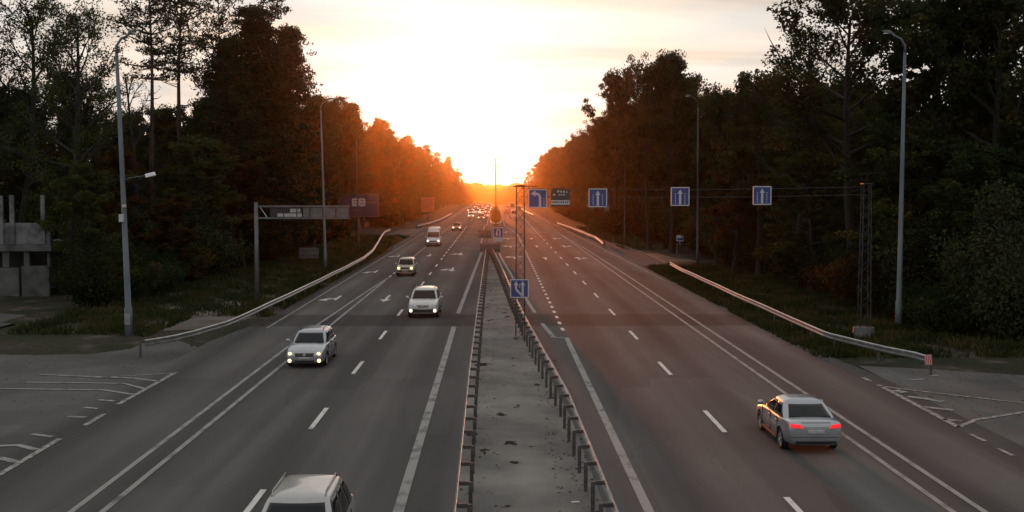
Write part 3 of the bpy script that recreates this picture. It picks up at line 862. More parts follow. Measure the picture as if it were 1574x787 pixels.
row(-1, 29.5, 76, 200, 5.5, 4.5, 7.5, BG, .8, 1.1)
row(-1, 27.5, 92, 210, 4.2, 5, 8.5, BG, .9, 1.2)
row(1, 27.0, 60, 215, 4.2, 5, 8.5, BG, .9, 1.2)
row(1, 34, 56, 200, 5, 7, 11, BG, .8, 1.0)
row(-1, 36, 86, 200, 5.5, 7, 10, BG, .8, 1.0)
row(-1, 22.5, 232, 400, 7.0, 3, 5.5, BK, .9, 1.4)
row(1, 25.5, 62, 190, 4.6, 2.6, 4.6, BK, .9, 1.4)
row(1, 30, 58, 200, 5.5, 4.5, 7.5, BG, .8, 1.1)
row(1, 21.5, 196, 400, 7.0, 3, 5.5, BK, .9, 1.4)

def wood_mass(name, boxes, leaf, seed, mat, label):
    rnd = np.random.default_rng(seed); cen = []
    for (x0, x1, y0, y1, h0, h1, n, per) in boxes:
        for k in range(n):
            x, y = rnd.uniform(x0, x1), rnd.uniform(y0, y1)
            zb = ground_z(x, y); Ht = rnd.uniform(h0, h1)
            for t in np.linspace(.08, .95, 7):
                wd = 4.2 * (1.0 - .65 * max(0, t - .35) / .65) * rnd.uniform(.7, 1.15)
                c = np.array([x + rnd.normal() * .6, y + rnd.normal() * .6, zb + Ht * t])
                cen.append(cluster(c, wd, per, rnd, .75))
    me = quads_mesh(name, leaf_quads(np.concatenate(cen), None, leaf, .75, rnd), mat)
    o = link(name, me, None)
    return tag(o, label, 'wood', kind='stuff')
wood_mass('deep_wood', [(-95, -56, 70, 140, 10, 13, 50, 60), (-95, -56, 140, 330, 14, 19, 80, 60), (57, 100, 56, 140, 11, 14, 50, 60), (57, 100, 140, 300, 15, 20, 80, 60), (-60, -45, 220, 560, 16, 22, 70, 60), (46, 60, 200, 560, 18, 23, 70, 60)], .85, 5, M['leaf_oak'], 'deep shaded wood behind the front rows of roadside trees')
wood_mass('far_wood', [(-46, -21, 560, 1100, 19, 23, 130, 44), (21, 46, 560, 1100, 20, 25, 130, 44)], 1.0, 6, M['leaf_rust'], 'far wood fading into orange haze at the end of the road')

# grass on the verges (stuff)
def grass(name, areas, seed, label):
    rnd = np.random.default_rng(seed); cs = []
    for (x0, x1, y0, y1, n) in areas:
        x = rnd.uniform(x0, x1, n); y = rnd.uniform(y0, y1, n)
        cs.append(np.stack([x, y], 1))
    c = np.concatenate(cs)
    keep = np.sin(c[:, 0] * 1.7 + 2 * np.sin(c[:, 1] * .31)) + np.cos(c[:, 1] * .9 + c[:, 0]) + rnd.normal(size=len(c)) * .7 > -.7
    c = c[keep]; n = len(c)
    z = np.array([ground_z(a, b) for a, b in c])
    h = rnd.uniform(.12, .42, n); az = rnd.uniform(0, 6.28, n); w = rnd.uniform(.03, .08, n)
    dx, dy = np.cos(az), np.sin(az)
    lx, ly = rnd.normal(size=n) * .12, rnd.normal(size=n) * .12
    v = np.stack([np.stack([c[:, 0] - dx * w, c[:, 1] - dy * w, z], 1), np.stack([c[:, 0] + dx * w, c[:, 1] + dy * w, z], 1),
                  np.stack([c[:, 0] + lx + dx * .012, c[:, 1] + ly + dy * .012, z + h], 1), np.stack([c[:, 0] + lx - dx * .012, c[:, 1] + ly - dy * .012, z + h], 1)], 1).reshape(-1, 3)
    tag(link(name, quads_mesh(name, v, M['grass']), None), label, 'grass', kind='stuff')
grass('grass', [(-26, -14.2, 72, 150, 42000), (15.8, 27, 54, 118, 46000), (-24, -14.5, 150, 195, 9000), (17, 26, 150, 240, 10000), (-27, -19, 62, 74, 5000), (15.4, 17.5, 54, 115, 9000)], 9, 'rough dark grass on both road verges')

# fallen leaves blown against the road edges (stuff)
rnd_ = np.random.default_rng(12)
cs_ = []
for (x0, x1, y0, y1, n) in ((-15.4, -13.6, 62, 150, 1500), (15.0, 17.2, 52, 120, 1700), (-1.0, .1, 20, 120, 500), (1.6, 2.8, 20, 55, 350), (-40, -15, 40, 62, 700), (16, 34, 38, 51, 700)):
    x = rnd_.uniform(x0, x1, n); y = rnd_.uniform(y0, y1, n)
    cs_.append(np.stack([x, y, np.full(n, .05)], 1))
cs_ = np.concatenate(cs_)
v_ = leaf_quads(cs_, None, .11, .7, rnd_).reshape(-1, 4, 3)
v_[:, :, 2] = .03 + (v_[:, :, 2] - .05) * .25 + .012
tag(link('fallen_leaves', quads_mesh('fallen_leaves', v_.reshape(-1, 3), M['leaf_rust']), None), 'fallen autumn leaves blown along the road edges', 'fallen leaves', kind='stuff')

# ------------------------------------------------------------------ guardrails
def resample(line, step):
    out = [Vector(line[0])]; acc = 0
    for a, b in zip(line, line[1:]):
        a, b = Vector(a), Vector(b); d = (b - a).length; t = step - acc
        while t <= d:
            out.append(a + (b - a) * (t / d)); t += step
        acc = d - (t - step)
    return out
POST_ME = {}
def guardrail(label, line, face, post_step, bracket=0.22, rail_z=0.72, group=None, ends=True, mat='galv', end_board=None):
    """line: plan points of the rail's face; face: +1 when the road lies to its right (larger x)."""
    org = Vector((line[0][0], line[0][1], 0))
    t = thing('guardrail', label, 'guardrail', org, 0, group)
    pts = resample([(x, y) for x, y in line], 1.0)
    if (Vector(line[-1]) - pts[-1]).length > .2: pts.append(Vector(line[-1]))
    prof = [(0.0, .16), (.045, .12), (.045, .07), (-.02, .02), (-.02, -.02), (.045, -.07), (.045, -.12), (0.0, -.16)]
    back = [(a - .012, b) for a, b in prof][::-1]
    full = prof + back
    mb = MB(); vs, fs = [], []
    m = len(full)
    for i, p in enumerate(pts):
        tg = (pts[min(i + 1, len(pts) - 1)] - pts[max(i - 1, 0)]).normalized()
        nr = Vector((tg.y, -tg.x)) * face * (1 if tg.y >= 0 else -1)
        zz_ = rail_z + zg(p.y) + .02 * math.sin(p.y * .37) * math.sin(p.y * .11)
        for a, b in full:
            q = p + nr * a
            vs.append((q.x - org.x, q.y - org.y, zz_ + b))
    for i in range(len(pts) - 1):
        for k in range(m):
            fs.append((i * m + k, i * m + (k + 1) % m, (i + 1) * m + (k + 1) % m, (i + 1) * m + k))
    fs.append(tuple(range(m))); fs.append(tuple((len(pts) - 1) * m + k for k in range(m))[::-1])
    mb.add(vs, fs)
    mb.build('rail', M[mat], t)
    key = (bracket, rail_z)
    if key not in POST_ME:
        pm = MB()
        pm.box((0, 0, rail_z / 2 - .05), (.10, .07, rail_z + .16 + .1))
        pm.box((bracket / 2 + .02, 0, rail_z + .05), (bracket - .06, .09, .10))
        me = pm.mesh('post'); me.materials.append(M['post'])
        POST_ME[key] = me
    for p in resample([(x, y) for x, y in line], post_step)[0 if ends else 1:][:98]:
        c = bpy.data.objects.new('post', POST_ME[key]); COL.objects.link(c); c.parent = t
        c.location = (p.x - org.x - face * bracket, p.y - org.y, zg(p.y))
        c.rotation_euler = (0, 0, 0 if face > 0 else math.pi)
    if end_board is not None:
        px_, py_ = end_board
        b = MB(); b.box((px_ - org.x, py_ - org.y, rail_z), (.3, .03, .44))
        ob = b.build('end_reflector', M['sign_white'], t)
        b = MB()
        for k in range(3):
            x0 = px_ - org.x - .15 + .10 * k
            b.poly([(x0, py_ - org.y - .019, rail_z - .22), (x0 + .05, py_ - org.y - .019, rail_z - .22), (x0 + .10, py_ - org.y - .019, rail_z + .22), (x0 + .05, py_ - org.y - .019, rail_z + .22)])
        b.build('red_stripes', M['sign_red'], ob, fix=False)
    return t
RAILZ = .72
guardrail('grey steel guardrail along the left side of the median', [(x - 0.0, y) for x, y in MED_L], -1, 2.0, .30)
guardrail('grey steel guardrail along the right side of the median, closing on the other', MED_R, 1, 2.0, .30)
def wl_(*pix): return [W(px, py, RAILZ) for px, py in pix]
guardrail('long pale guardrail along the left verge, curving into the bus bay', wl_((222, 527), (262, 521), (300, 512), (350, 497), (400, 475), (450, 451), (500, 427), (530, 412), (560, 396), (574, 384), (582, 371), (587, 362), (592, 356), (600, 353)), 1, 4.0, .2)
guardrail('short guardrail on the left between bus bay and the far jam', [(-15.6, 226), (-14.3, 245), (-13.4, 270), (-13.2, 310), (-13.2, 345)], 1, 4.0, .2)
guardrail('near right guardrail with a red and white end board', wl_((1424, 552), (1405, 546), (1360, 537), (1270, 515), (1210, 488), (1150, 462), (1090, 434), (1050, 416), (1030, 405)), -1, 4.0, .2, end_board=W(1427, 553, RAILZ))
guardrail('second right guardrail glowing orange in the low sun, bent down at its near end', wl_((927, 374), (915, 365), (900, 359), (880, 351), (857, 343)), -1, 4.0, .2)
guardrail('farthest right guardrail glowing orange near the tree line', wl_((820, 330), (808, 325), (798, 319), (790, 315)), -1, 4.0, .2)
# V-shaped crash barrier at the head of the far island
guardrail('left arm of the pointed barrier at the head of the far planted island', [(0.0, 240), (-0.9, 250), (-1.25, 262), (-1.2, 330)], -1, 4, .2)
guardrail('right arm of the pointed barrier at the head of the far planted island', [(0.1, 240), (1.0, 250), (1.3, 262), (1.2, 330)], 1, 4, .2)

# ------------------------------------------------------------------ lamp posts
def lamp_post(label, base, height, arm, lean=0.0, extras=False, r=.12, mat='pole'):
    o = thing('street_lamp', label, 'street lamp', base, 0)
    mb = MB()
    s = 1 if arm > 0 else -1
    mb.tube([(0, 0, -.3), (0, 0, 1.6), (0, 0, 1.62), (lean * .5, 0, height * .55), (lean, 0, height - .9)], [r * 1.45, r * 1.45, r * 1.15, r * .9, r * .62], 10)
    mb.build('pole', M[mat], o, smooth=True)
    mb = MB()
    mb.tube([(lean, 0, height - 1.0), (lean, 0, height - .5), (lean + s * .25, 0, height - .12), (lean + s * .6, 0, height + .05), (lean + arm * .62, 0, height + .2)], [r * .62, r * .5, r * .45, r * .42, r * .4], 8)
    mb.build('arm', M[mat], o, smooth=True)
    mb = MB()
    x0, x1 = lean + arm * .6, lean + arm
    z0 = height + .2
    a, b = .10, .17
    mb.add([(x0, -a, z0 - .06), (x0, a, z0 - .06), (x1, -a * .7, z0 + .10), (x1, a * .7, z0 + .10), (x0 + (x1 - x0) * .4, -b, z0 - .02), (x0 + (x1 - x0) * .4, b, z0 - .02), (x0, -a, z0 + .10), (x0, a, z0 + .10), (x1, -a * .6, z0 + .16), (x1, a * .6, z0 + .16), (x0 + (x1 - x0) * .4, -b, z0 + .16), (x0 + (x1 - x0) * .4, b, z0 + .16)],
           [(0, 1, 5, 4), (4, 5, 3, 2), (6, 10, 11, 7), (10, 8, 9, 11), (0, 4, 10, 6), (4, 2, 8, 10), (1, 7, 11, 5), (5, 11, 9, 3), (0, 6, 7, 1), (2, 3, 9, 8)])
    h = mb.build('lamp_head', M['grey_panel'], o, bevel=.02)
    mb = MB(); mb.box((x0 + (x1 - x0) * .6, 0, z0 - .015), (abs(x1 - x0) * .5, .2, .03)); mb.build('lens', M['clear'], h)
    if extras:   # floodlight on a bracket, junction box and camera
        fl = MB(); zf = height * .535
        fl.tube([(lean * .6, 0, zf - .2), (.3, -.1, zf - .02), (1.15, -.15, zf + .1)], .03, 6)
        fa = fl.build('bracket', M[mat], o, smooth=True)
        fl = MB(); fl.box((1.38, -.15, zf + .14), (.5, .3, .2), Matrix.Rotation(R(-14), 3, 'Y')); fl.build('floodlight', M['clear'], o, bevel=.03)
        fl = MB(); fl.box((-.2, -.22, height * .40), (.24, .2, .42)); fl.build('junction_box', M['sign_white'], o, bevel=.015)
        fl = MB(); fl.box((-.03, -.24, height * .44), (.16, .26, .15)); fl.build('camera_housing', M['sign_white'], o, bevel=.02)
        fl = MB(); fl.box((0, -.19, 1.0), (.3, .05, .6)); fl.build('hatch', M['galv'], o, bevel=.01)
    return o
g = G(198, 518); lamp_post('tall grey street lamp with a floodlight on its side, by the left junction', g, (518 - 60) / (518 - 290) * CAM_H, 1.1, -.35, True, .15)
g = G(500, 413); lamp_post('second grey street lamp on the left, behind the cantilever sign', g, (413 - 157) / (413 - 290) * CAM_H, 1.3, -.3)
g = G(551, 383); lamp_post('thin street lamp on the left in front of the blue billboard', g, 15.8, 1.2, -.2, r=.10, mat='dark_steel')
g = G(1381, 506); lamp_post('tall grey street lamp in front of the right wood', g, (506 - 60) / (506 - 290) * CAM_H, -1.3, .05, False, .14)
g = G(1072, 410); lamp_post('second street lamp on the right, behind the hanging signs', g, (410 - 152) / (410 - 290) * CAM_H, -1.3, -.1, r=.11, mat='dark_steel')
g = G(960, 376); lamp_post('third, dark street lamp on the right, against the oaks', g, 15.8, -1.3, .0, r=.10, mat='dark_steel')

def median_mast(y, h, label):
    o = thing('street_lamp', label, 'street lamp', (0.0, y, zg(y) + .1), 0, 'double-armed lamp masts along the far median')
    mb = MB(); mb.tube([(0, 0, -.3), (0, 0, h * .5), (0, 0, h)], [.36, .27, .18], 8); mb.build('pole', M['dark_steel'], o, smooth=True)
    for zz_, L in ((h - .1, 1.9), (h - 2.0, 2.0)):
        for s in (-1, 1):
            mb = MB(); mb.tube([(0, 0, zz_ - .5), (s * L * .4, 0, zz_ - .1), (s * L, 0, zz_ + .1)], .10, 6)
            a = mb.build('arm', M['dark_steel'], o, smooth=True)
            mb = MB(); mb.box((s * (L + .3), 0, zz_ + .12), (.75, .25, .14)); mb.build('lamp_head', M['grey_panel'], a, bevel=.02)
for y, h, lab in ((402, 18.6, 'nearest double-armed lamp mast on the far median, against the sunset'), (447, 16.5, 'second double-armed lamp mast, hidden behind the nearest mast'), (492, 16.0, 'farthest double-armed lamp mast on the median')):
    median_mast(y, h, lab)

# ------------------------------------------------------------------ signs
def blue_sign(label, c, size, shapes, group=None, hangers=True, post=0.0, plate=False, name='lane_sign'):
    """Square blue sign facing the camera, its centre at c; shapes are polygons in -1..1 coordinates."""
    o = thing(name, label, 'road sign', c, 0, group)
    h = size / 2
    mb = MB(); mb.box((0, .02, 0), (size, .03, size)); mb.build('panel', M['sign_blue'], o, bevel=.004)
    bd = MB(); e = .055 * size
    y = .001
    for (x0, z0, x1, z1) in ((-1, .89, 1, 1), (-1, -1, 1, -.89), (-1, -.89, -.89, .89), (.89, -.89, 1, .89)):
        bd.box(((x0 + x1) / 2 * h, y, (z0 + z1) / 2 * h), ((x1 - x0) * h * .985, .012, (z1 - z0) * h * .985))
    bd.build('border', M['sign_white'], o)
    ar = MB()
    for s in shapes:
        ar.poly([(a * h, -.004, b * h) for a, b in s], .008, Vector((0, -1, 0)))
    ar.build('arrow', M['sign_white'], o)
    if hangers:
        for s in (-1, 1):
            b = MB(); b.box((s * h * .6, .06, .02), (.04, .05, size * 1.02)); b.build('bracket', M['dark_steel'], o)
    if post:
        b = MB(); b.tube([(0, .08, -h + size * .9), (0, .08, -post)], .04, 8); b.build('post', M['dark_steel'], o, smooth=True)
    if plate:
        b = MB(); b.box((0, .02, -h - .24), (size, .03, .42)); b.build('plate', M['sign_white'], o, bevel=.004)
    return o
def dashcol(x, z0=-.75, z1=.45, n=5, w=.045):
    st_ = (z1 - z0) / n
    return [[(x - w, z0 + k * st_), (x + w, z0 + k * st_), (x + w, z0 + k * st_ + st_ * .55), (x - w, z0 + k * st_ + st_ * .55)] for k in range(n)]
def up_arrow(x=0, w=.12, z0=-.85, z1=.75, hd=.27):
    return [[(x - w, z0), (x + w, z0), (x + w, z1 - .45), (x - w, z1 - .45)], [(x - hd, z1 - .45), (x + hd, z1 - .45), (x, z1)]]
left_turn = [[(.12, -.88), (.38, -.88), (.38, .12), (.30, .36), (.14, .54), (-.10, .62), (-.30, .62), (-.30, .38), (-.12, .38), (.03, .32), (.10, .22), (.12, .08)], [(-.25, .86), (-.25, .18), (-.72, .50)]]
YG = 61.0
for px, py, shapes, lab in ((826.5, 305, left_turn + dashcol(.68, -.75, .1, 4), 'blue lane sign with a left-turning arrow, nearest the median'),
                            (919, 304, up_arrow() + dashcol(-.5) + dashcol(.5), 'blue straight-arrow lane sign, leftmost of the three with a straight arrow'),
                            (1045.5, 302, up_arrow() + dashcol(-.5) + dashcol(.5), 'blue straight-arrow lane sign hanging in the middle of the three alike'),
                            (1171.5, 300.5, up_arrow() + dashcol(-.5) + dashcol(.5), 'blue straight-arrow lane sign hanging nearest the right lattice mast')):
    p = P(px, py, YG - .25)
    blue_sign(lab, p, 1.0, shapes, 'blue lane signs hanging over the right carriageway')
# dark direction board with a white strip
p = P(861.5, 304, YG - .25)
o = thing('direction_sign', 'small dark direction board with a white lower strip, hanging beside the left-turn sign', 'road sign', p)
b = MB(); b.box((0, .02, .05), (1.0, .03, .9)); b.build('panel', M['sign_black'], o, bevel=.004)
b = MB(); b.box((0, 0, -.25), (.98, .012, .24)); b.build('white_strip', M['sign_white'], o)
b = MB()
for k in range(8): b.box((-.42 + .115 * k, -.009, -.235), (.075 if k % 3 else .05, .006, .10))
b.build('lettering', M['sign_black'], o)
b = MB()
for k, w in enumerate((.16, .12, .14, .08)): b.box((-.12 + .15 * k, .0, .34 - .01 * k), (w * .7, .012, .09))
for k in range(3): b.box((-.06 + .13 * k, .0, .16), (.09, .012, .06))
b.poly([(-.42, -.002, .12), (-.26, -.002, .12), (-.34, -.002, .24)], .008, Vector((0, -1, 0)))
b.build('upper_lettering', M['sign_white'], o)
b = MB(); b.box((0, .055, -.42), (.98, .05, .05)); b.build('rail', M['dark_steel'], o)

# gantry: two lattice masts and the wires between them
gl, gr_ = G(799.5, 520), G(1332, 522)
o = thing('sign_gantry', 'sign gantry of two lattice masts with wires over the right carriageway', 'gantry', (gl.x, YG, 0))
def lattice(x, y, H, w0, w1, parent, foot):
    mast = MB(); mast.box((x, y, H + .02), (w1 + .1, w1 + .1, .05))
    m = mast.build('mast', M['dark_steel'], parent)
    for sx, sy in ((-1, -1), (1, -1), (1, 1), (-1, 1)):
        b = MB(); b.tube([(x + sx * w0 / 2, y + sy * w0 / 2, 0), (x + sx * w1 / 2, y + sy * w1 / 2, H)], .028, 6); b.build('leg', M['dark_steel'], m)
    b = MB(); n = 17
    for k in range(n):
        z0, z1 = H * k / n, H * (k + 1) / n
        a0, a1 = (w0 + (w1 - w0) * k / n) / 2, (w0 + (w1 - w0) * (k + 1) / n) / 2
        for (p, q) in (((-1, -1), (1, -1)), ((1, -1), (1, 1)), ((1, 1), (-1, 1)), ((-1, 1), (-1, -1))):
            if k % 2: p, q = q, p
            b.tube([(x + p[0] * a0, y + p[1] * a0, z0), (x + q[0] * a1, y + q[1] * a1, z1)], .011, 4)
    b.build('bracing', M['dark_steel'], m)
    b = MB()
    if foot == 'plate':
        for sx in (-1, 1):
            for sy in (-1, 1): b.box((x + sx * w0 / 2, y + sy * w0 / 2, .09), (.24, .24, .16))
    else:
        b.tube([(x, y, -.2), (x, y, .62), (x, y, .621), (x, y, .42)], [.62, .56, .42, .40], 16)
    b.build('footing', M['grey_panel'], m, bevel=.015)
    return m
lattice(0, 0, 8.25, .48, .42, o, 'plate')
rx = gr_.x - gl.x
lattice(rx, 0, 8.35, .56, .40, o, 'ring')
b = MB()
for zz_ in (7.68, 8.10):
    pts = [(rx * k / 12, 0, zz_ - .10 * math.sin(math.pi * k / 12) + .1 * k / 12) for k in range(13)]
    b = MB(); b.tube(pts, .018, 5); b.build('wire', M['dark_steel'], o)
b = MB(); b.box((.25, 0, 8.22), (1.3, .06, .06)); b.build('crossbar', M['dark_steel'], o)
# sign on the lattice mast: the lane splits
p = P(798.5, 443.5, YG - .45)
split_arrow = up_arrow(.34, .11, -.85, .80, .26) + up_arrow(-.36, .11, .0, .80, .26) + [[(-.47, .05), (-.25, .05), (-.22, -.08), (.34, -.68), (.34, -.88), (.23, -.86), (-.42, -.18)]] + [[(-.05, .35), (.05, .35), (.05, .48), (-.05, .48)], [(-.05, .1), (.05, .1), (.05, .22), (-.05, .22)]]
blue_sign('blue sign with a lane splitting in two, fixed low on the median lattice mast', p, 1.0, split_arrow)
# U-turn sign at the head of the median
gb = G(766.5, 401)
uturn = []
N_ = 9
for k in range(N_):
    a0, a1 = math.pi * k / N_, math.pi * (k + 1) / N_
    uturn.append([(.02 + .42 * math.cos(a0), .30 + .42 * math.sin(a0)), (.02 + .42 * math.cos(a1), .30 + .42 * math.sin(a1)), (.02 + .20 * math.cos(a1), .30 + .20 * math.sin(a1)), (.02 + .20 * math.cos(a0), .30 + .20 * math.sin(a0))])
uturn += [[(.22, -.75), (.44, -.75), (.44, .31), (.22, .31)], [(-.40, -.30), (-.18, -.30), (-.18, .31), (-.40, .31)], [(-.58, -.28), (.0, -.28), (-.29, -.72)]]
p = P(766, 357.5, gb.y)
blue_sign('small blue U-turn sign with a white plate under it, at the tip of the median', p, 1.12, uturn, post=p.z, plate=True, hangers=False)
# backs of two boards at the tip of the median
def back_board(label, px0, px1, py0, py1, Y, legs, mat='grey_panel', name='sign_board', cat='road sign'):
    a, c = P(px0, py0, Y), P(px1, py1, Y)
    cx, w = (a.x + c.x) / 2, c.x - a.x
    o = thing(name, label, cat, (cx, Y, zg(Y)))
    b = MB(); b.box((0, 0, (a.z + c.z) / 2), (w, .04, a.z - c.z)); b.build('panel', M[mat], o, bevel=.01)
    for k in (.25, .75):
        b = MB(); b.box((0, -.04, c.z + (a.z - c.z) * k), (w * .98, .035, .05)); b.build('batten', M['dark_steel'], o)
    for lx in legs:
        b = MB(); b.tube([(w * lx, .06, -.1), (w * lx, .06, a.z - .02)], .045, 8); b.build('leg', M['dark_steel'], o, smooth=True)
    return o
back_board('bare grey back of a wide board at the median tip, lower of two', 738, 769, 374, 388, 137, (-.25,))
back_board('bare grey back of a board at the median tip, upper and narrower', 735, 755, 353, 366, 150, (.2,))
back_board('small plain grey board on a post in the left verge, behind the cantilever arm', 460, 490, 381, 397, 122, (-.3, .3))
# left cantilever
gp = G(395.5, 466)
o = thing('cantilever_sign', 'grey post with a long cantilever arm carrying sign backs on the left', 'road sign', gp)
Hc = (466 - 316) / (466 - 290) * CAM_H
b = MB(); b.tube([(0, 0, -.3), (0, 0, Hc + .25)], [.17, .13], 12); b.build('post', M['grey_panel'], o, smooth=True)
La = (538 - 395) / (466 - 290) * CAM_H
b = MB(); b.box((La / 2, 0, Hc - .05), (La, .10, .12)); b.build('upper_chord', M['grey_panel'], o, bevel=.01)
b = MB(); b.box((La / 2, 0, Hc - .88), (La, .10, .12)); b.build('lower_chord', M['grey_panel'], o, bevel=.01)
for k in range(8):
    x0 = .1 + (La - .15) * k / 7
    b = MB(); b.box((x0, 0, Hc - .46), (.06, .06, .74)); b.build('strut', M['dark_steel'], o)
b = MB(); b.tube([(.3, -.02, Hc - .12), (.75, -.02, Hc - .8)], .03, 6); b.build('brace', M['galv'], o)
for (x0, x1, z0, z1, mt) in ((1.5, 3.2, -.78, -.55, 'galv'), (2.4, 3.1, -.48, -.22, 'galv'), (3.3, La - .1, -.8, -.15, 'grey_panel'), (1.0, 3.2, -.8, -.12, 'dark_steel')):
    b = MB(); b.box(((x0 + x1) / 2, .08 if mt == 'dark_steel' else .055, Hc + (z0 + z1) / 2), (x1 - x0, .02, z1 - z0)); b.build('sign_back', M[mt], o)
# billboards
def billboard(label, px0, px1, py0, py1, Y, mat, art=True):
    a, c = P(px0, py0, Y), P(px1, py1, Y)
    cx, w, h = (a.x + c.x) / 2, c.x - a.x, a.z - c.z
    o = thing('billboard', label, 'billboard', (cx, Y, zg(Y)))
    zc = (a.z + c.z) / 2
    b = MB(); b.box((0, 0, zc), (w, .25, h)); fr = b.build('frame', M['grey_panel'], o, bevel=.02)
    b = MB(); b.box((0, -.135, zc), (w - .16, .02, h - .16)); b.build('poster', M[mat], o)
    b = MB(); b.tube([(0, .1, -.3), (0, .1, zc)], .16, 10); b.build('leg', M['dark_steel'], o, smooth=True)
    if art:   # two linked rounded white marks and a thin pale line of lettering
        b = MB()
        for cx_ in (-.45, .55):
            for sx, ww in ((0, 1.0),):
                pts = []
                for q in range(20):
                    an = 2 * math.pi * q / 20
                    pts.append((cx_ + .52 * max(-1, min(1, 1.25 * math.cos(an))), -.149, zc + .45 + .62 * max(-1, min(1, 1.2 * math.sin(an)))))
                b.poly(pts, .008, Vector((0, -1, 0)))
        b.build('logo', M['sign_white'], o)
        b = MB()
        for cx_ in (-.45, .55):
            for dz in (.22, .68): b.box((cx_ + .05, -.155, zc + dz), (.5, .006, .10))
        b.build('logo_gaps', M[mat], o)
        b = MB()
        for k in range(9): b.box((1.3 + .16 * k, -.149, zc + .42), (.11, .008, .12))
        for k in range(7): b.box((-.7 + .2 * k, -.149, zc - .75), (.14, .008, .10))
        b.build('lettering', M['board_red'], o)
    return o
billboard('blue roadside billboard with a rounded white logo', 520, 582, 298, 333, 172, 'board_blue')
billboard('faint pink billboard lost in the sun glow among the left trees', 647, 668, 303, 326, 296, 'board_red', False)
# bus stop
p = G(1051, 391)
o = thing('bus_stop_shelter', 'small pale bus stop shelter at the edge of the right wood', 'bus shelter', p)
b = MB(); b.box((0, .6, .55), (1.5, .06, 1.1)); b.build('back_wall', M['concrete'], o)
for s in (-1, 1):
    b = MB(); b.box((s * .77, .3, .6), (.06, .66, 1.2)); b.build('side_wall', M['concrete'], o)
b = MB(); b.box((0, .25, 1.25), (1.8, 1.0, .07)); b.build('roof', M['concrete_dark'], o, bevel=.01)
b = MB(); b.box((0, .35, .42), (1.3, .3, .06)); b.build('bench', M['concrete_dark'], o)
p = G(1045, 392)
o = thing('bus_stop_sign', 'small white and blue stop sign on a post beside the shelter', 'road sign', p)
b = MB(); b.tube([(0, 0, -.1), (0, 0, 2.4)], .035, 8); b.build('post', M['galv'], o, smooth=True)
b = MB(); b.box((0, -.05, 2.05), (.9, .03, .75)); b.build('panel', M['sign_white'], o, bevel=.01)
b = MB(); b.box((0, -.07, 1.95), (.7, .01, .28)); b.build('symbol', M['sign_blue'], o)

# ------------------------------------------------------------------ concrete ruin on the left
YB = 82.0
def bx(px0, px1, py0, py1, y0, y1, mb):
    a, c = P(px0, py0, YB), P(px1, py1, YB)
    mb.box(((a.x + c.x) / 2, (y0 + y1) / 2, (a.z + c.z) / 2), (c.x - a.x, y1 - y0, a.z - c.z))
org = P(40, 467, YB)
o = thing('concrete_ruin', 'grey unfinished concrete building with bare columns at the left edge', 'building', (0, 0, 0))
b = MB(); bx(-160, 30, 412, 474, YB, YB + .3, b); bx(32, 76, 409, 470, YB + .05, YB + .35, b); b.build('lower_wall', M['concrete_dark'], o, bevel=.02)
for x0, x1 in ((-60, -30), (3, 14), (36, 45), (72, 77)):
    b = MB(); bx(x0, x1, 386, 411, YB + .02, YB + .32, b); b.build('pier', M['concrete_dark'], o, bevel=.02)
b = MB(); bx(-160, 82, 376, 386, YB - .35, YB + 9, b); b.build('floor_slab', M['concrete_dark'], o, bevel=.03)
b = MB(); bx(-160, 76, 343, 375.5, YB + .1, YB + .34, b); b.build('parapet', M['concrete'], o, bevel=.02)
for x0, x1, t in ((-45, -36, 301), (-2, 6, 301), (14, 23, 300), (62, 70, 300)):
    b = MB(); bx(x0, x1, t, 375.5, YB - .06, YB + .30 - .22, b); b.build('column', M['concrete'], o, bevel=.02)
b = MB(); bx(-160, 77, 386, 474, YB + 6, YB + 6.3, b); b.build('rear_wall', M['concrete_dark'], o)

# ------------------------------------------------------------------ cars
def apply_mods(o):
    dg = bpy.context.evaluated_depsgraph_get()
    me = bpy.data.meshes.new_from_object(o.evaluated_get(dg))
    o.modifiers.clear()
    o.data = me
    return me
def car_body(spec, mat, parent, name='body'):
    """Lofted lower body: stations (y, top, half width, bottom) from nose to tail, then wheel arches cut out."""
    mb = MB()
    half = lambda w, zb, zt, cr: [(.0, zb), (.80 * w, zb), (.95 * w, zb + .06), (1.0 * w, zb + .40 * (zt - zb)), (.995 * w, zb + .66 * (zt - zb)), (.955 * w, zt - .05 * (zt - zb)), (.86 * w, zt + cr * .2), (.45 * w, zt + cr * .85), (0, zt + cr)]
    rings = []
    for (y, zt, w, zb, cr) in spec['st']:
        h = half(w, zb, zt, cr)
        ring = [(x, y, z) for x, z in h] + [(-x, y, z) for x, z in h[1:-1]][::-1]
        rings.append(ring)
    n = len(rings[0])
    vs = [p for r_ in rings for p in r_]; fs = []
    for i in range(len(rings) - 1):
        for k in range(n): fs.append((i * n + k, i * n + (k + 1) % n, (i + 1) * n + (k + 1) % n, (i + 1) * n + k))
    fs.append(tuple(range(n))); fs.append(tuple((len(rings) - 1) * n + k for k in range(n))[::-1])
    mb.add(vs, fs)
    o = mb.build(name, mat, None)
    s = o.modifiers.new('s', 'SUBSURF'); s.levels = s.render_levels = 2
    cut = MB()
    wr = spec['wr']; W2 = spec['W'] / 2
    for wy in spec['wheels']:
        for sx in (-1, 1):
            cut.tube([(sx * (W2 - .30), wy, wr), (sx * (W2 + .3), wy, wr)], wr + .055, 24)
    co = cut.build('cutter', M['black_plastic'], None)
    bo = o.modifiers.new('b', 'BOOLEAN'); bo.operation = 'DIFFERENCE'; bo.object = co; bo.solver = 'EXACT'
    try: bo.material_mode = 'TRANSFER'
    except Exception: pass
    bpy.context.view_layer.update()
    me = apply_mods(o)
    bpy.data.objects.remove(co)
    for p in me.polygons: p.use_smooth = True
    me.set_sharp_from_angle(angle=R(40))
    o.parent = parent
    return o
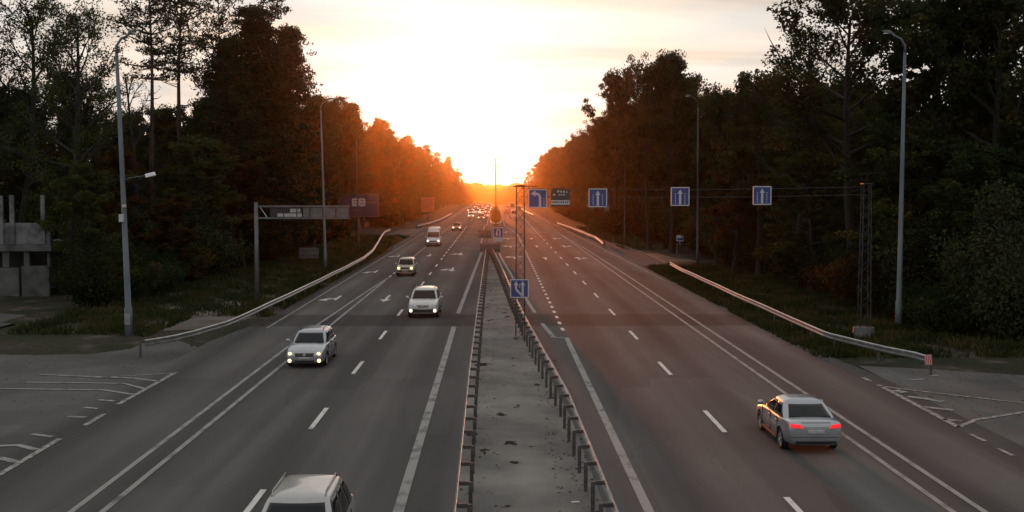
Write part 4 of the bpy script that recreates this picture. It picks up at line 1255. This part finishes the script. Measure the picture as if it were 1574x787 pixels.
def bil(q, u, v):
    a, b, c, d = q
    return (a * (1 - u) + b * u) * (1 - v) + (d * (1 - u) + c * u) * v
def patch(mb, q, u0, u1, v0, v1, off, thick=.02, n=1, bow=0.0):
    """Panel lying on the quad q (corners bottom-left, bottom-right, top-right, top-left)."""
    nr = (q[1] - q[0]).cross(q[3] - q[0]).normalized()
    pts = []
    for u, v in ((u0, v0), (u1, v0), (u1, v1), (u0, v1)): pts.append(bil(q, u, v) + nr * off)
    mb.poly(pts, thick, nr)
def surface_patch(mb, bvh, quad, direction, off=.008, nu=8, nv=4, tuck=.03):
    """Panel that follows the body skin: quad of (x, z) corners seen from the front (-1) or rear (+1)."""
    rows = []
    for j in range(nv + 1):
        rw = []
        for i in range(nu + 1):
            u, v = i / nu, j / nv
            a, b, c, d = [Vector((x, 0, z)) for x, z in quad]
            p = bil((a, b, c, d), u, v)
            loc, nr, idx, dist = bvh.ray_cast(Vector((p.x, -direction * 5, p.z)), Vector((0, direction, 0)))
            if loc is None:
                loc = Vector((p.x, rows[-1][i].y if rows else (rw[-1].y if rw else 0), p.z)); nr = Vector((0, -direction, 0))
            rw.append(Vector((loc.x, loc.y - direction * off, loc.z)))
        rows.append(rw)
    vs = [p for r_ in rows for p in r_]
    m = nu + 1
    fs = [(j * m + i, j * m + i + 1, (j + 1) * m + i + 1, (j + 1) * m + i) for j in range(nv) for i in range(nu)]
    border = [i for i in range(m)] + [j * m + nu for j in range(1, nv + 1)] + [nv * m + i for i in range(nu - 1, -1, -1)] + [j * m for j in range(nv - 1, 0, -1)]
    o = len(vs)
    vs += [vs[i] + Vector((0, direction * tuck, 0)) for i in border]
    k = len(border)
    fs += [(border[i], border[(i + 1) % k], o + (i + 1) % k, o + i) for i in range(k)]
    mb.add(vs, fs)
def skin_patch(mb, bvh, quad, dirv, off=.01, nu=8, nv=4, tuck=.03):
    """The same for any direction: corners start outside and are cast along dirv."""
    pts = []; last = None
    for j in range(nv + 1):
        for i in range(nu + 1):
            p = bil(quad, i / nu, j / nv)
            loc, nr, idx, dist = bvh.ray_cast(p, dirv)
            if loc is None: loc = p + dirv * (last if last is not None else 4.2)
            else: last = dist
            pts.append(loc - dirv * off)
    m = nu + 1
    fs = [(j * m + i, j * m + i + 1, (j + 1) * m + i + 1, (j + 1) * m + i) for j in range(nv) for i in range(nu)]
    border = [i for i in range(m)] + [j * m + nu for j in range(1, nv + 1)] + [nv * m + i for i in range(nu - 1, -1, -1)] + [j * m for j in range(nv - 1, 0, -1)]
    o = len(pts); k = len(border)
    pts += [pts[i] + dirv * tuck for i in border]
    fs += [(border[i], border[(i + 1) % k], o + (i + 1) % k, o + i) for i in range(k)]
    mb.add(pts, fs)
def skin_point(bvh, x, z, direction):
    loc, nr, idx, dist = bvh.ray_cast(Vector((x, -direction * 5, z)), Vector((0, direction, 0)))
    return loc if loc is not None else Vector((x, 0, z))
def ellipsoid(mb, c, rx_, ry_, rz_, n=10):
    vs, fs = [], []
    for j in range(n + 1):
        th = math.pi * j / n
        for i in range(n * 2):
            ph = math.pi * i / n
            vs.append((c[0] + rx_ * math.sin(th) * math.cos(ph), c[1] + ry_ * math.sin(th) * math.sin(ph), c[2] + rz_ * math.cos(th)))
    m = n * 2
    for j in range(n):
        for i in range(m): fs.append((j * m + i, j * m + (i + 1) % m, (j + 1) * m + (i + 1) % m, (j + 1) * m + i))
    mb.add(vs, fs)
WHEEL = {}
def wheel_meshes(r, w=.21):
    key = round(r, 2)
    if key in WHEEL: return WHEEL[key]
    t = MB(); prof = [(.62 * r, -w / 2 * .8), (.9 * r, -w / 2), (.985 * r, -w / 2 * .8), (r, -w / 4), (r, w / 4), (.985 * r, w / 2 * .8), (.9 * r, w / 2), (.62 * r, w / 2 * .8)]
    n = 28; vs, fs = [], []
    for i in range(n):
        a = 2 * math.pi * i / n
        for rad, x in prof: vs.append((x, rad * math.cos(a), rad * math.sin(a)))
    m = len(prof)
    for i in range(n):
        for k in range(m): fs.append((i * m + k, i * m + (k + 1) % m, (i + 1) % n * m + (k + 1) % m, (i + 1) % n * m + k))
    t.add(vs, fs)
    tm = t.mesh('tyre'); tm.materials.append(M['tyre'])
    rb = MB()
    for k in range(5):
        a = 2 * math.pi * k / 5
        rot = Matrix.Rotation(a, 3, 'X')
        c = rot @ Vector((w / 2 * .62, 0, .34 * r))
        rb.box(c, (.04, .16 * r * 1.1, .56 * r), rot)
    rb.tube([(w / 2 * .3, 0, 0), (w / 2 * .78, 0, 0)], .13 * r, 12)
    nn = 28; vs, fs = [], []
    for i in range(nn):
        a = 2 * math.pi * i / nn
        for rad, x in ((.56 * r, w / 2 * .5), (.66 * r, w / 2 * .86), (.66 * r, w / 2 * .4), (.56 * r, w / 2 * .3)): vs.append((x, rad * math.cos(a), rad * math.sin(a)))
    for i in range(nn):
        for k in range(4): fs.append((i * 4 + k, i * 4 + (k + 1) % 4, (i + 1) % nn * 4 + (k + 1) % 4, (i + 1) % nn * 4 + k))
    rb.add(vs, fs)
    rm = rb.mesh('rim'); rm.materials.append(M['rim'])
    for me in (tm,):
        for p in me.polygons: p.use_smooth = True
    bm = bmesh.new(); bm.from_mesh(rm); bmesh.ops.recalc_face_normals(bm, faces=bm.faces); bm.to_mesh(rm); bm.free()
    bm = bmesh.new(); bm.from_mesh(tm); bmesh.ops.recalc_face_normals(bm, faces=bm.faces); bm.to_mesh(tm); bm.free()
    WHEEL[key] = (tm, rm)
    return WHEEL[key]

def make_car(spec, label, loc, rz, cat='car', name='car', group=None):
    o = thing(name, label, cat, loc, rz, group)
    pm = M[spec['paint']]
    body = car_body(spec, pm, o)
    bvh = BVHTree.FromPolygons([v.co.copy() for v in body.data.vertices], [tuple(p.vertices) for p in body.data.polygons])
    W2 = spec['W'] / 2
    g = spec['gh']        # greenhouse: belt z, roof z, y of windscreen foot, roof front, roof rear, rear-window foot, half widths at belt and roof
    zb, zr, yf0, yf1, yr1, yr0, w0, w1 = g
    V = Vector
    bow = spec.get('bow', .13)
    def ring_at(t, z, inset=0.0):
        yf, yr = yf0 + (yf1 - yf0) * t, yr0 + (yr1 - yr0) * t
        w = w0 + (w1 - w0) * t + .035 * math.sin(math.pi * min(1, t))
        cy_, hy = (yf + yr) / 2, (yf - yr) / 2
        pts = []
        for x in (.93, .5, 0, -.5, -.93): pts.append((x * w, yf - bow * x * x * (1 - .3 * t)))
        for q in (.78, .3, -.3, -.78): pts.append((-w * (1.0 + .02 * (1 - q * q)), cy_ + hy * q))
        for x in (-.93, -.5, 0, .5, .93): pts.append((x * w, yr + bow * .7 * x * x))
        for q in (-.78, -.3, .3, .78): pts.append((w * (1.0 + .02 * (1 - q * q)), cy_ + hy * q))
        k = 1 - inset
        return [(x * k, cy_ + (y - cy_) * (1 - inset * .7), z) for x, y in pts]
    zt = zr - .08
    rings = [ring_at(t, zb - .03 + (zt - zb + .03) * t) for t in (0, .08, .4, .75, .97)] + [ring_at(1.0, zr - .03, .10), ring_at(1.0, zr + .012, .42), ring_at(1.0, zr + .028, .78)]
    n_ = len(rings[0])
    fs = [(i * n_ + k, i * n_ + (k + 1) % n_, (i + 1) * n_ + (k + 1) % n_, (i + 1) * n_ + k) for i in range(len(rings) - 1) for k in range(n_)]
    fs += [tuple(range(n_)), tuple((len(rings) - 1) * n_ + k for k in range(n_))[::-1]]
    mb = MB(); mb.add([p for r_ in rings for p in r_], fs)
    cab = mb.build('cabin', pm, None, smooth=True)
    sm_ = cab.modifiers.new('s', 'SUBSURF'); sm_.levels = sm_.render_levels = 2
    bpy.context.view_layer.update()
    me = apply_mods(cab)
    for p in me.polygons: p.use_smooth = True
    cab.parent = o
    cbvh = BVHTree.FromPolygons([v.co.copy() for v in me.vertices], [tuple(p.vertices) for p in me.polygons])
    front = (V((w0, yf0, zb)), V((-w0, yf0, zb)), V((-w1, yf1, zt)), V((w1, yf1, zt)))
    def lerp_t(z): return (z - zb) / (zt - zb)
    def wid(z): t = lerp_t(z); return w0 + (w1 - w0) * t
    zl, zh = zb + .05, spec.get('ws_top', zt - .045)
    kf = spec.get('ws_w', .86)
    b = MB(); skin_patch(b, cbvh, [V((-kf * wid(zl), 5, zl)), V((kf * wid(zl), 5, zl)), V((kf * .98 * wid(zh), 5, zh)), V((-kf * .98 * wid(zh), 5, zh))], V((0, -1, 0)), .012, 14, 6); b.build('windscreen', M['glass'], o, smooth=True)
    zh = zt - .04
    if spec.get('rear_glass', True):
        zl = zb + spec.get('rg_low', .07)
        b = MB(); skin_patch(b, cbvh, [V((-.84 * wid(zl), -5, zl)), V((.84 * wid(zl), -5, zl)), V((.82 * wid(zh), -5, zh)), V((-.82 * wid(zh), -5, zh))], V((0, 1, 0)), .012, 14, 6); b.build('rear_window', M['glass'], o, smooth=True)
    zl = zb + .06
    def yside(u, z):
        t = lerp_t(z); yf, yr = yf0 + (yf1 - yf0) * t - bow - .02, yr0 + (yr1 - yr0) * t + bow * .7 + .02
        return yr + (yf - yr) * u
    for sx in (-1, 1):
        for (u0, u1) in spec['side_glass']:
            q = [V((sx * 5, yside(u0, zl), zl)), V((sx * 5, yside(u1, zl), zl)), V((sx * 5, yside(u1, zh), zh)), V((sx * 5, yside(u0, zh), zh))]
            b = MB(); skin_patch(b, cbvh, q, V((-sx, 0, 0)), .010, 8, 5); b.build('side_window', M['glass'], o, smooth=True)
    tm, rm = wheel_meshes(spec['wr'])
    for wy in spec['wheels']:
        for sx in (-1, 1):
            c = bpy.data.objects.new('wheel', tm); COL.objects.link(c); c.parent = o
            c.location = (sx * (W2 - .125), wy, spec['wr']); c.rotation_euler = (0, 0, 0 if sx > 0 else math.pi)
            d = bpy.data.objects.new('rim', rm); COL.objects.link(d); d.parent = c
    L2 = spec['st'][0][0]
    # front face
    for sx in (-1, 1):
        q = [(sx * x, z) for x, z in spec['headlight']]
        if sx < 0: q = [q[1], q[0], q[3], q[2]]
        b = MB(); surface_patch(b, bvh, q, -1, .010); h = b.build('headlight', M['lens'], o, smooth=True)
        for (lx, lz, lr) in spec.get('bulbs', ()):
            p = skin_point(bvh, sx * lx, lz, -1)
            b = MB(); ellipsoid(b, (p.x, p.y + .005, p.z), lr, .035, lr); b.build('lamp', M[spec.get('lamp', 'lamp_warm')], h, smooth=True)
        for (lx, lz, lr) in spec.get('fogs', ()):
            p = skin_point(bvh, sx * lx, lz, -1)
            b = MB(); ellipsoid(b, (p.x, p.y + .004, p.z), lr, .03, lr); b.build('fog_lamp', M[spec.get('lamp', 'lamp_warm')], o, smooth=True)
        q = [(sx * x, z) for x, z in spec['taillight']]
        if sx < 0: q = [q[1], q[0], q[3], q[2]]
        b = MB(); surface_patch(b, bvh, q, 1, .012); tl = b.build('tail_light', M['tail' if spec.get('tail_on') else 'tail_off'], o, smooth=True)
        # mirrors
        my = yf0 - (.45 if yf0 - yf1 > .5 else .28); mz = zb + .13
        b = MB(); ellipsoid(b, (sx * (W2 + .10), my, mz), .10, .07, .075, 8)
        b.box((sx * (W2 - .0), my, mz - .05), (.14, .05, .04)); b.build('mirror', pm, o, smooth=True)
        # handles
        for hy in spec.get('handles', ()):
            b = MB(); b.box((sx * (W2 + .004), hy, zb - .13), (.035, .20, .035)); b.build('door_handle', pm, o, bevel=.01)
        # door shut lines
        for ly in spec.get('shuts', ()):
            b = MB(); b.box((sx * (W2 - .012), ly, (zb + .32) / 2 + .02), (.028, .012, zb - .36)); b.build('door_gap', M['black_plastic'], o)
        b = MB(); b.box((sx * (W2 - .015), 0, spec['sill']), (.05, spec['wheels'][0] - spec['wheels'][1] - 2 * spec['wr'] - .16, .10)); b.build('sill', M['black_plastic'], o, bevel=.02)
        if spec.get('rails'):
            rz_ = zr + .05
            b = MB(); b.tube([(sx * (w1 - .10), yf1 - .2, zt + .03), (sx * (w1 - .10), yf1 - .32, rz_), (sx * (w1 - .10), yr1 + .32, rz_), (sx * (w1 - .10), yr1 + .2, zt + .03)], .018, 6); b.build('roof_rail', M[spec.get('rail_mat', 'dark_steel')], o, smooth=True)
    for nm, quad, mt in spec['front']:
        b = MB(); surface_patch(b, bvh, quad, -1, .010 if nm != 'number_plate' else .022, 12, 4); b.build(nm, M[mt], o, smooth=True)
    for nm, quad, mt in spec['rear']:
        b = MB(); surface_patch(b, bvh, quad, 1, .010 if nm != 'number_plate' else .022, 12, 4); b.build(nm, M[mt], o, smooth=True)
    if spec.get('badge'):
        x, z, r_ = spec['badge']; p = skin_point(bvh, x, z, -1)
        b = MB(); b.tube([(p.x, p.y - .01, p.z), (p.x, p.y + .03, p.z)], r_, 16); b.build('badge', M['rim'], o)
    for wx in (-.25, .3):
        a0 = bil(front, .5 - wx / (2 * w0), .03); a1 = bil(front, .5 - (wx - .5) / (2 * w0), .10)
        nrm = (front[1] - front[0]).cross(front[3] - front[0]).normalized()
        b = MB(); b.tube([a0 + nrm * .03, a1 + nrm * .03], .010, 5); b.build('wiper', M['black_plastic'], o)
    return o
def rect(x, z0, z1, x1=None):
    x1 = x if x1 is None else x1
    return [(-x, z0), (x, z0), (x1, z1), (-x1, z1)]

sedan = dict(paint='silver', W=1.78, wr=.33, wheels=(1.38, -1.32), sill=.27, tail_on=True,
    st=[(2.33, .58, .66, .30, .02), (2.27, .68, .78, .24, .03), (2.02, .76, .86, .22, .05), (1.5, .86, .885, .20, .06), (.95, .95, .89, .20, .05), (.2, .96, .89, .20, .02), (-.6, .97, .89, .20, .02), (-1.3, 1.00, .885, .21, .03), (-1.9, 1.02, .865, .24, .05), (-2.2, 1.02, .82, .28, .04), (-2.29, .93, .77, .33, .02)],
    gh=(.95, 1.46, 1.20, .22, -.95, -1.86, .82, .62), side_glass=((.10, .50), (.53, .97)),
    headlight=[(.42, .60), (.74, .62), (.80, .76), (.50, .70)], taillight=[(.40, .82), (.80, .85), (.80, .96), (.48, .94)],
    front=[('grille', rect(.40, .56, .66), 'black_plastic'), ('air_intake', rect(.55, .34, .46), 'black_plastic'), ('number_plate', rect(.26, .47, .57), 'plate')],
    rear=[('number_plate', rect(.26, .66, .78), 'plate'), ('lower_bumper', rect(.62, .34, .44), 'black_plastic'), ('chrome_strip', rect(.34, .86, .885), 'rim'), ('bumper_gap', rect(.78, .545, .56), 'black_plastic'), ('boot_gap', [(-.44, .985), (.44, .985), (.44, .997), (-.44, .997)], 'black_plastic')],
    handles=(.05, -.85), shuts=(.95, -.12, -1.0))
make_car(sedan, 'silver saloon with red tail lamps lit, driving away on the right', (9.72, 36.3, .01), 0)
mini = dict(paint='champagne', W=1.86, wr=.34, wheels=(1.42, -1.42), sill=.28, lamp='lamp_white',
    st=[(2.36, .66, .68, .32, .02), (2.30, .78, .80, .25, .03), (2.05, .90, .89, .22, .05), (1.55, 1.00, .92, .21, .06), (1.05, 1.05, .93, .2, .04), (.2, 1.06, .93, .2, .02), (-.8, 1.07, .93, .2, .02), (-1.7, 1.08, .92, .22, .02), (-2.25, 1.06, .88, .26, .02), (-2.36, .98, .84, .32, .02)],
    gh=(1.02, 1.72, 1.40, .55, -1.55, -2.2, .86, .66), side_glass=((.05, .30), (.33, .60), (.63, .97)), rails=True, rail_mat='galv',
    headlight=[(.45, .68), (.80, .72), (.84, .86), (.52, .80)], bulbs=((.66, .77, .07),), taillight=[(.70, .80), (.86, .80), (.84, 1.02), (.72, 1.02)],
    front=[('grille', rect(.44, .62, .76), 'black_plastic'), ('air_intake', rect(.60, .36, .50), 'black_plastic'), ('number_plate', rect(.26, .50, .61), 'plate')],
    rear=[('number_plate', rect(.26, .76, .87), 'plate')], handles=(.15, -.85), shuts=(1.05, 0, -1.0))
mv = make_car(mini, 'light silver minivan cut off by the bottom of the picture', (-4.12, 23.85, .01), math.pi)
wagon = dict(paint='silver', W=1.82, wr=.33, wheels=(1.40, -1.38), sill=.27, lamp='lamp_warm',
    st=[(2.36, .58, .70, .28, .02), (2.30, .72, .80, .22, .03), (2.05, .82, .87, .2, .05), (1.55, .92, .90, .2, .06), (1.0, .98, .91, .2, .05), (.2, .98, .91, .2, .02), (-.8, .99, .91, .2, .02), (-1.7, 1.0, .90, .22, .02), (-2.25, .98, .86, .26, .02), (-2.36, .90, .82, .32, .02)],
    gh=(.95, 1.52, 1.20, .38, -1.75, -2.2, .82, .64), side_glass=((.05, .31), (.34, .62), (.65, .97)), rails=True,
    headlight=[(.46, .56), (.78, .60), (.83, .76), (.50, .70)], bulbs=((.64, .665, .085),), fogs=((.66, .36, .085),), taillight=[(.66, .75), (.84, .75), (.82, .95), (.68, .95)],
    front=[('grille', rect(.40, .54, .70, .44), 'black_plastic'), ('air_intake', rect(.44, .28, .38), 'black_plastic'), ('number_plate', rect(.26, .42, .52), 'plate')],
    rear=[('number_plate', rect(.26, .70, .8), 'plate')], badge=(0, .63, .07), handles=(.1, -.85), shuts=(1.0, -.05, -1.05))
make_car(wagon, 'silver estate car with four warm lamps lit, coming towards us beside the double line', (-8.62, 53.3, .01), math.pi)
suv = dict(paint='white_car', W=1.98, wr=.38, wheels=(1.42, -1.38), sill=.36, lamp='lamp_white',
    st=[(2.36, .72, .76, .36, .02), (2.30, .86, .87, .30, .03), (2.05, .98, .94, .27, .05), (1.5, 1.06, .98, .26, .06), (1.0, 1.12, .99, .26, .04), (.2, 1.12, .99, .26, .02), (-.8, 1.13, .99, .26, .02), (-1.7, 1.14, .98, .27, .02), (-2.25, 1.10, .94, .30, .02), (-2.36, 1.0, .90, .36, .02)],
    gh=(1.08, 1.74, 1.18, .42, -1.72, -2.2, .90, .72), side_glass=((.05, .31), (.34, .62), (.65, .97)), rails=True,
    headlight=[(.54, .78), (.88, .82), (.90, .95), (.58, .90)], fogs=((.74, .50, .10),), taillight=[(.72, .9), (.9, .9), (.88, 1.08), (.74, 1.08)],
    front=[('grille', [(-.30, .70), (.30, .70), (.40, .84), (-.40, .84)], 'black_plastic'), ('grille_chevron', [(-.28, .755), (.28, .755), (.40, .80), (-.40, .80)], 'rim'), ('air_intake', rect(.84, .38, .60), 'black_plastic'), ('number_plate', rect(.26, .56, .66), 'plate')],
    rear=[('number_plate', rect(.26, .8, .9), 'plate')], badge=(0, .80, .06), handles=(.1, -.85), shuts=(1.0, -.05, -1.05))
make_car(suv, 'white off-roader with two low white lamps lit, coming in the lane beside the median', (-4.55, 73.0, .01), math.pi)
boxy = dict(paint='beige_car', W=1.70, wr=.34, wheels=(1.15, -1.15), sill=.34, lamp='lamp_warm',
    st=[(1.90, .72, .74, .36, .0), (1.87, .92, .80, .32, .01), (1.6, .98, .83, .3, .03), (1.0, 1.02, .845, .28, .03), (.2, 1.03, .85, .28, .01), (-.8, 1.04, .85, .28, .01), (-1.6, 1.04, .84, .3, .01), (-1.84, 1.0, .81, .34, .01), (-1.9, .9, .78, .38, .0)],
    gh=(1.0, 1.64, .82, .36, -1.50, -1.78, .79, .66), side_glass=((.05, .48), (.52, .96)),
    headlight=[(.44, .68), (.72, .68), (.72, .88), (.44, .88)], bulbs=((.58, .78, .125),), taillight=[(.62, .7), (.78, .7), (.78, .9), (.62, .9)],
    front=[('grille', rect(.40, .70, .86), 'black_plastic'), ('bumper', rect(.78, .44, .58), 'black_plastic'), ('number_plate', rect(.24, .48, .57), 'plate')],
    rear=[('number_plate', rect(.24, .6, .7), 'plate')], shuts=(.8, -.3))
make_car(boxy, 'boxy beige off-roader with two round warm headlights, ahead of the white van', (-8.35, 106.5, .01), math.pi)
van = dict(paint='van_white', W=1.98, wr=.36, wheels=(1.75, -1.75), sill=.34, lamp='lamp_white', rear_glass=False,
    st=[(2.75, .66, .80, .34, .0), (2.68, .86, .88, .28, .02), (2.4, 1.02, .95, .26, .05), (2.0, 1.16, .98, .26, .05), (1.5, 1.24, .99, .26, .03), (.2, 1.26, .99, .26, .0), (-1.5, 1.26, .99, .26, .0), (-2.6, 1.24, .97, .28, .0), (-2.75, 1.1, .95, .34, .0)],
    gh=(1.18, 2.66, 1.95, .70, -2.58, -2.66, .95, .80), side_glass=((.66, .96),), ws_top=1.98, ws_w=.90,
    headlight=[(.58, .70), (.86, .74), (.88, .92), (.62, .88)], bulbs=((.74, .80, .13),), taillight=[(.82, .7), (.93, .7), (.93, 1.0), (.82, 1.0)],
    front=[('grille', rect(.50, .66, .84), 'black_plastic'), ('bumper', rect(.78, .38, .56), 'black_plastic'), ('number_plate', rect(.26, .5, .6), 'plate')],
    rear=[('number_plate', rect(.26, .6, .7), 'plate')], shuts=(1.5, .5))
vn = make_car(van, 'white delivery van with a tall roof, headlights lit, on the left carriageway', (-8.75, 161.5, .01), math.pi, 'van', 'delivery_van')
# small cars of the far traffic, each a thing with its few visible parts
def far_car(spec, label, loc, rz, group, lamps):
    o = thing('car', label, 'car', loc, rz, group)
    W2, L2, H, belt = spec['W'] / 2, spec['L'] / 2, spec['H'], spec['belt']
    mb = MB()
    def ring(y, zt, w): return [(-w, y, .25), (w, y, .25), (w * 1.02, y, (zt + .25) / 2), (w * .95, y, zt), (-w * .95, y, zt), (-w * 1.02, y, (zt + .25) / 2)]
    rs = [ring(L2, belt * .72, W2 * .85), ring(L2 - .2, belt * .84, W2 * .96), ring(L2 - 1.1, belt, W2), ring(-L2 + .6, belt * 1.03, W2), ring(-L2 + .1, belt, W2 * .95), ring(-L2, belt * .8, W2 * .9)]
    vs = [p for r_ in rs for p in r_]; fs = []
    for i in range(5):
        for k in range(6): fs.append((i * 6 + k, i * 6 + (k + 1) % 6, (i + 1) * 6 + (k + 1) % 6, (i + 1) * 6 + k))
    fs += [tuple(range(6)), tuple(range(30, 36))[::-1]]
    mb.add(vs, fs); mb.build('body', M[spec['paint']], o, bevel=.05)
    yf0, yf1, yr1, yr0 = L2 - 1.15, L2 - 1.85, -L2 + .9, -L2 + .25
    if spec.get('suv'): yr1, yr0 = -L2 + .35, -L2 + .12
    w0, w1 = W2 * .88, W2 * .72
    q = [(-w0, yf0, belt - .03), (w0, yf0, belt - .03), (w0, yr0, belt - .03), (-w0, yr0, belt - .03), (-w1, yf1, H), (w1, yf1, H), (w1, yr1, H), (-w1, yr1, H)]
    mb = MB(); mb.add(q, [(0, 1, 5, 4), (1, 2, 6, 5), (2, 3, 7, 6), (3, 0, 4, 7), (4, 5, 6, 7), (3, 2, 1, 0)]); mb.build('cabin', M[spec['paint']], o, bevel=.06)
    V = [Vector(p) for p in q]
    b = MB(); patch(b, (V[1], V[0], V[4], V[5]), .06, .94, .05, .92, .012); b.build('windscreen', M['glass'], o)
    b = MB(); patch(b, (V[3], V[2], V[6], V[7]), .08, .92, .1, .9, .012); b.build('rear_window', M['glass'], o)
    for sx in (-1, 1):
        b = MB(); ellipsoid(b, (sx * W2 * .68, L2 - .01, belt * .66), .17, .06, .11, 6); b.build('headlight', M['lamp_far' if lamps else 'lens'], o, smooth=True)
        b = MB(); b.box((sx * W2 * .72, -L2 + .0, belt * .82), (.3, .06, .14)); b.build('tail_light', M['tail_off' if lamps else 'tail'], o)
    b = MB(); b.box((0, L2 + .0, belt * .55), (W2 * 1.0, .05, .14)); b.build('grille', M['black_plastic'], o)
    for wy in (L2 - .9, -L2 + .95):
        for sx in (-1, 1):
            b = MB(); b.tube([(sx * (W2 + .01), wy, .32), (sx * (W2 - .2), wy, .32)], .32, 14); b.build('wheel', M['tyre'], o)
    return o
far_specs = [dict(W=1.76, L=4.4, H=1.45, belt=.92, paint='grey_car'), dict(W=1.86, L=4.6, H=1.72, belt=1.06, paint='dark_car', suv=True), dict(W=1.74, L=4.2, H=1.5, belt=.95, paint='red_car', suv=True), dict(W=1.78, L=4.5, H=1.46, belt=.93, paint='white_car'), dict(W=1.84, L=4.6, H=1.70, belt=1.05, paint='silver', suv=True)]
JAM = 'oncoming cars in the far traffic jam'
far_car(dict(W=1.8, L=4.4, H=1.5, belt=.95, paint='red_car'), 'dark red car with headlights lit, alone ahead of the far jam', (-7.55, 221, .01), math.pi, None, True)
protos = [far_car(s, 'x', (-50, 900 + 9 * i, -30), math.pi, JAM, True) for i, s in enumerate(far_specs)]
COLOR_OF = ['grey', 'dark', 'dark red', 'white', 'silver']
named = [(-3.75, 294, 1, 'dark off-roader leading the far jam, in the lane beside the median'), (-6.9, 318, 3, 'white car leading the far jam in the middle lane'),
         (-2.9, 320, 2, 'dark red car just behind the leading off-roader of the jam'), (-7.9, 362, 0, 'grey car on the outer side of the jam, second row')]
jam = [(-6.0, 366, 4), (-4.2, 362, 3), (-2.7, 368, 1), (-9.0, 398, 3), (-7.3, 404, 2), (-4.9, 405, 0), (-2.5, 408, 4), (-5.9, 426, 1), (-8.9, 430, 0), (-3.2, 432, 3), (-7.4, 450, 4), (-4.6, 456, 2), (-2.4, 460, 0), (-9.2, 466, 1),
       (-6.6, 478, 3), (-4.4, 482, 1), (-2.6, 488, 4), (-8.2, 492, 0), (-5.6, 504, 2), (-3.2, 508, 3), (-9.4, 512, 4), (-7.2, 518, 1), (-4.6, 528, 0), (-2.6, 532, 3), (-8.4, 538, 2), (-6.2, 544, 4)]
used = set()
def put(i, x, y, lab, grp, rz):
    if i not in used: c = protos[i]; used.add(i)
    else: c = copy_tree(protos[i])
    c.location = (x, y, zg(y) + .01); c.rotation_euler = (0, 0, rz); c['label'] = lab
    if grp: c['group'] = grp
    elif 'group' in c: del c['group']
    return c
for x, y, i, lab in named: put(i, x, y, lab, JAM, math.pi)
put(4, -6.0, 366, 'silver off-roader in the second row of the far jam', JAM, math.pi)
for x, y, i in jam[1:]:
    put(i, x, y, '%s car with lit headlights deep in the far oncoming jam' % COLOR_OF[i], JAM, math.pi)
AWAY = 'cars driving away on the far right carriageway'
ap = far_car(dict(W=1.8, L=4.5, H=1.5, belt=.95, paint='dark_car'), 'dark car driving away beside the far planted island', (3.5, 372, .01), 0, AWAY, False)
for x, y, lab in ((4.6, 452, 'dark car driving away, farther up the right carriageway'), (8.6, 430, 'dark car driving away in the outer lane far up the road')):
    c = copy_tree(ap); c.location = (x, y, .01); c['label'] = lab
far_car(dict(W=1.95, L=5.2, H=2.3, belt=1.15, paint='van_white', suv=True), 'pale van driving away behind the lattice mast', (4.95, 312, .01), 0, AWAY, False)
far_car(dict(W=2.3, L=7, H=3.1, belt=1.3, paint='grey_car', suv=True), 'tall grey lorry driving away far up the right carriageway', (5.9, 405, .01), 0, AWAY, False)

# litter on the median
o = MB(); o.box((2.05, 28.9, .03), (.22, .10, .03), Matrix.Rotation(.3, 3, 'Z')); tag(o.build('litter', M['sign_white'], bevel=.01), 'scrap of white litter on the median by the right rail', 'litter')

# shrubs on the far island
for k, y in enumerate((248, 254, 261, 270, 281, 294)):
    tree(BK[k % 3], .0, y, 2.3 + .3 * k, 'dark clipped shrub on the far planted island between pointed barriers', 'shrubs on the far median island', .55)

# a wire slung over the road, far up
b = MB(); Yw = 330
b.tube([(-26 + 52 * k / 16, Yw, 12.1 - .35 * math.sin(math.pi * k / 16)) for k in range(17)], .035, 5)
tag(b.build('overhead_cable', M['dark_steel']), 'thin overhead cable slung across the far road between the woods', 'cable')

# ------------------------------------------------------------------ haze
b = MB(); b.box((0, 1420, 9), (2840, 2990, 84))
hz = tag(b.build('haze', None), 'warm evening haze over the road', 'haze', kind='stuff')
hm = bpy.data.materials.new('haze'); hm.use_nodes = True
hn, hl = hm.node_tree.nodes, hm.node_tree.links
hn.clear()
ho = hn.new('ShaderNodeOutputMaterial'); pv = hn.new('ShaderNodeVolumePrincipled')
pv.inputs['Color'].default_value = (1.0, 0.92, 0.85, 1)
pv.inputs['Density'].default_value = HAZE_DENSITY
pv.inputs['Anisotropy'].default_value = HAZE_G
hl.new(pv.outputs[0], ho.inputs['Volume'])
hz.data.materials.append(hm)
print('trees', n_tree[0], 'objects', len(bpy.data.objects))
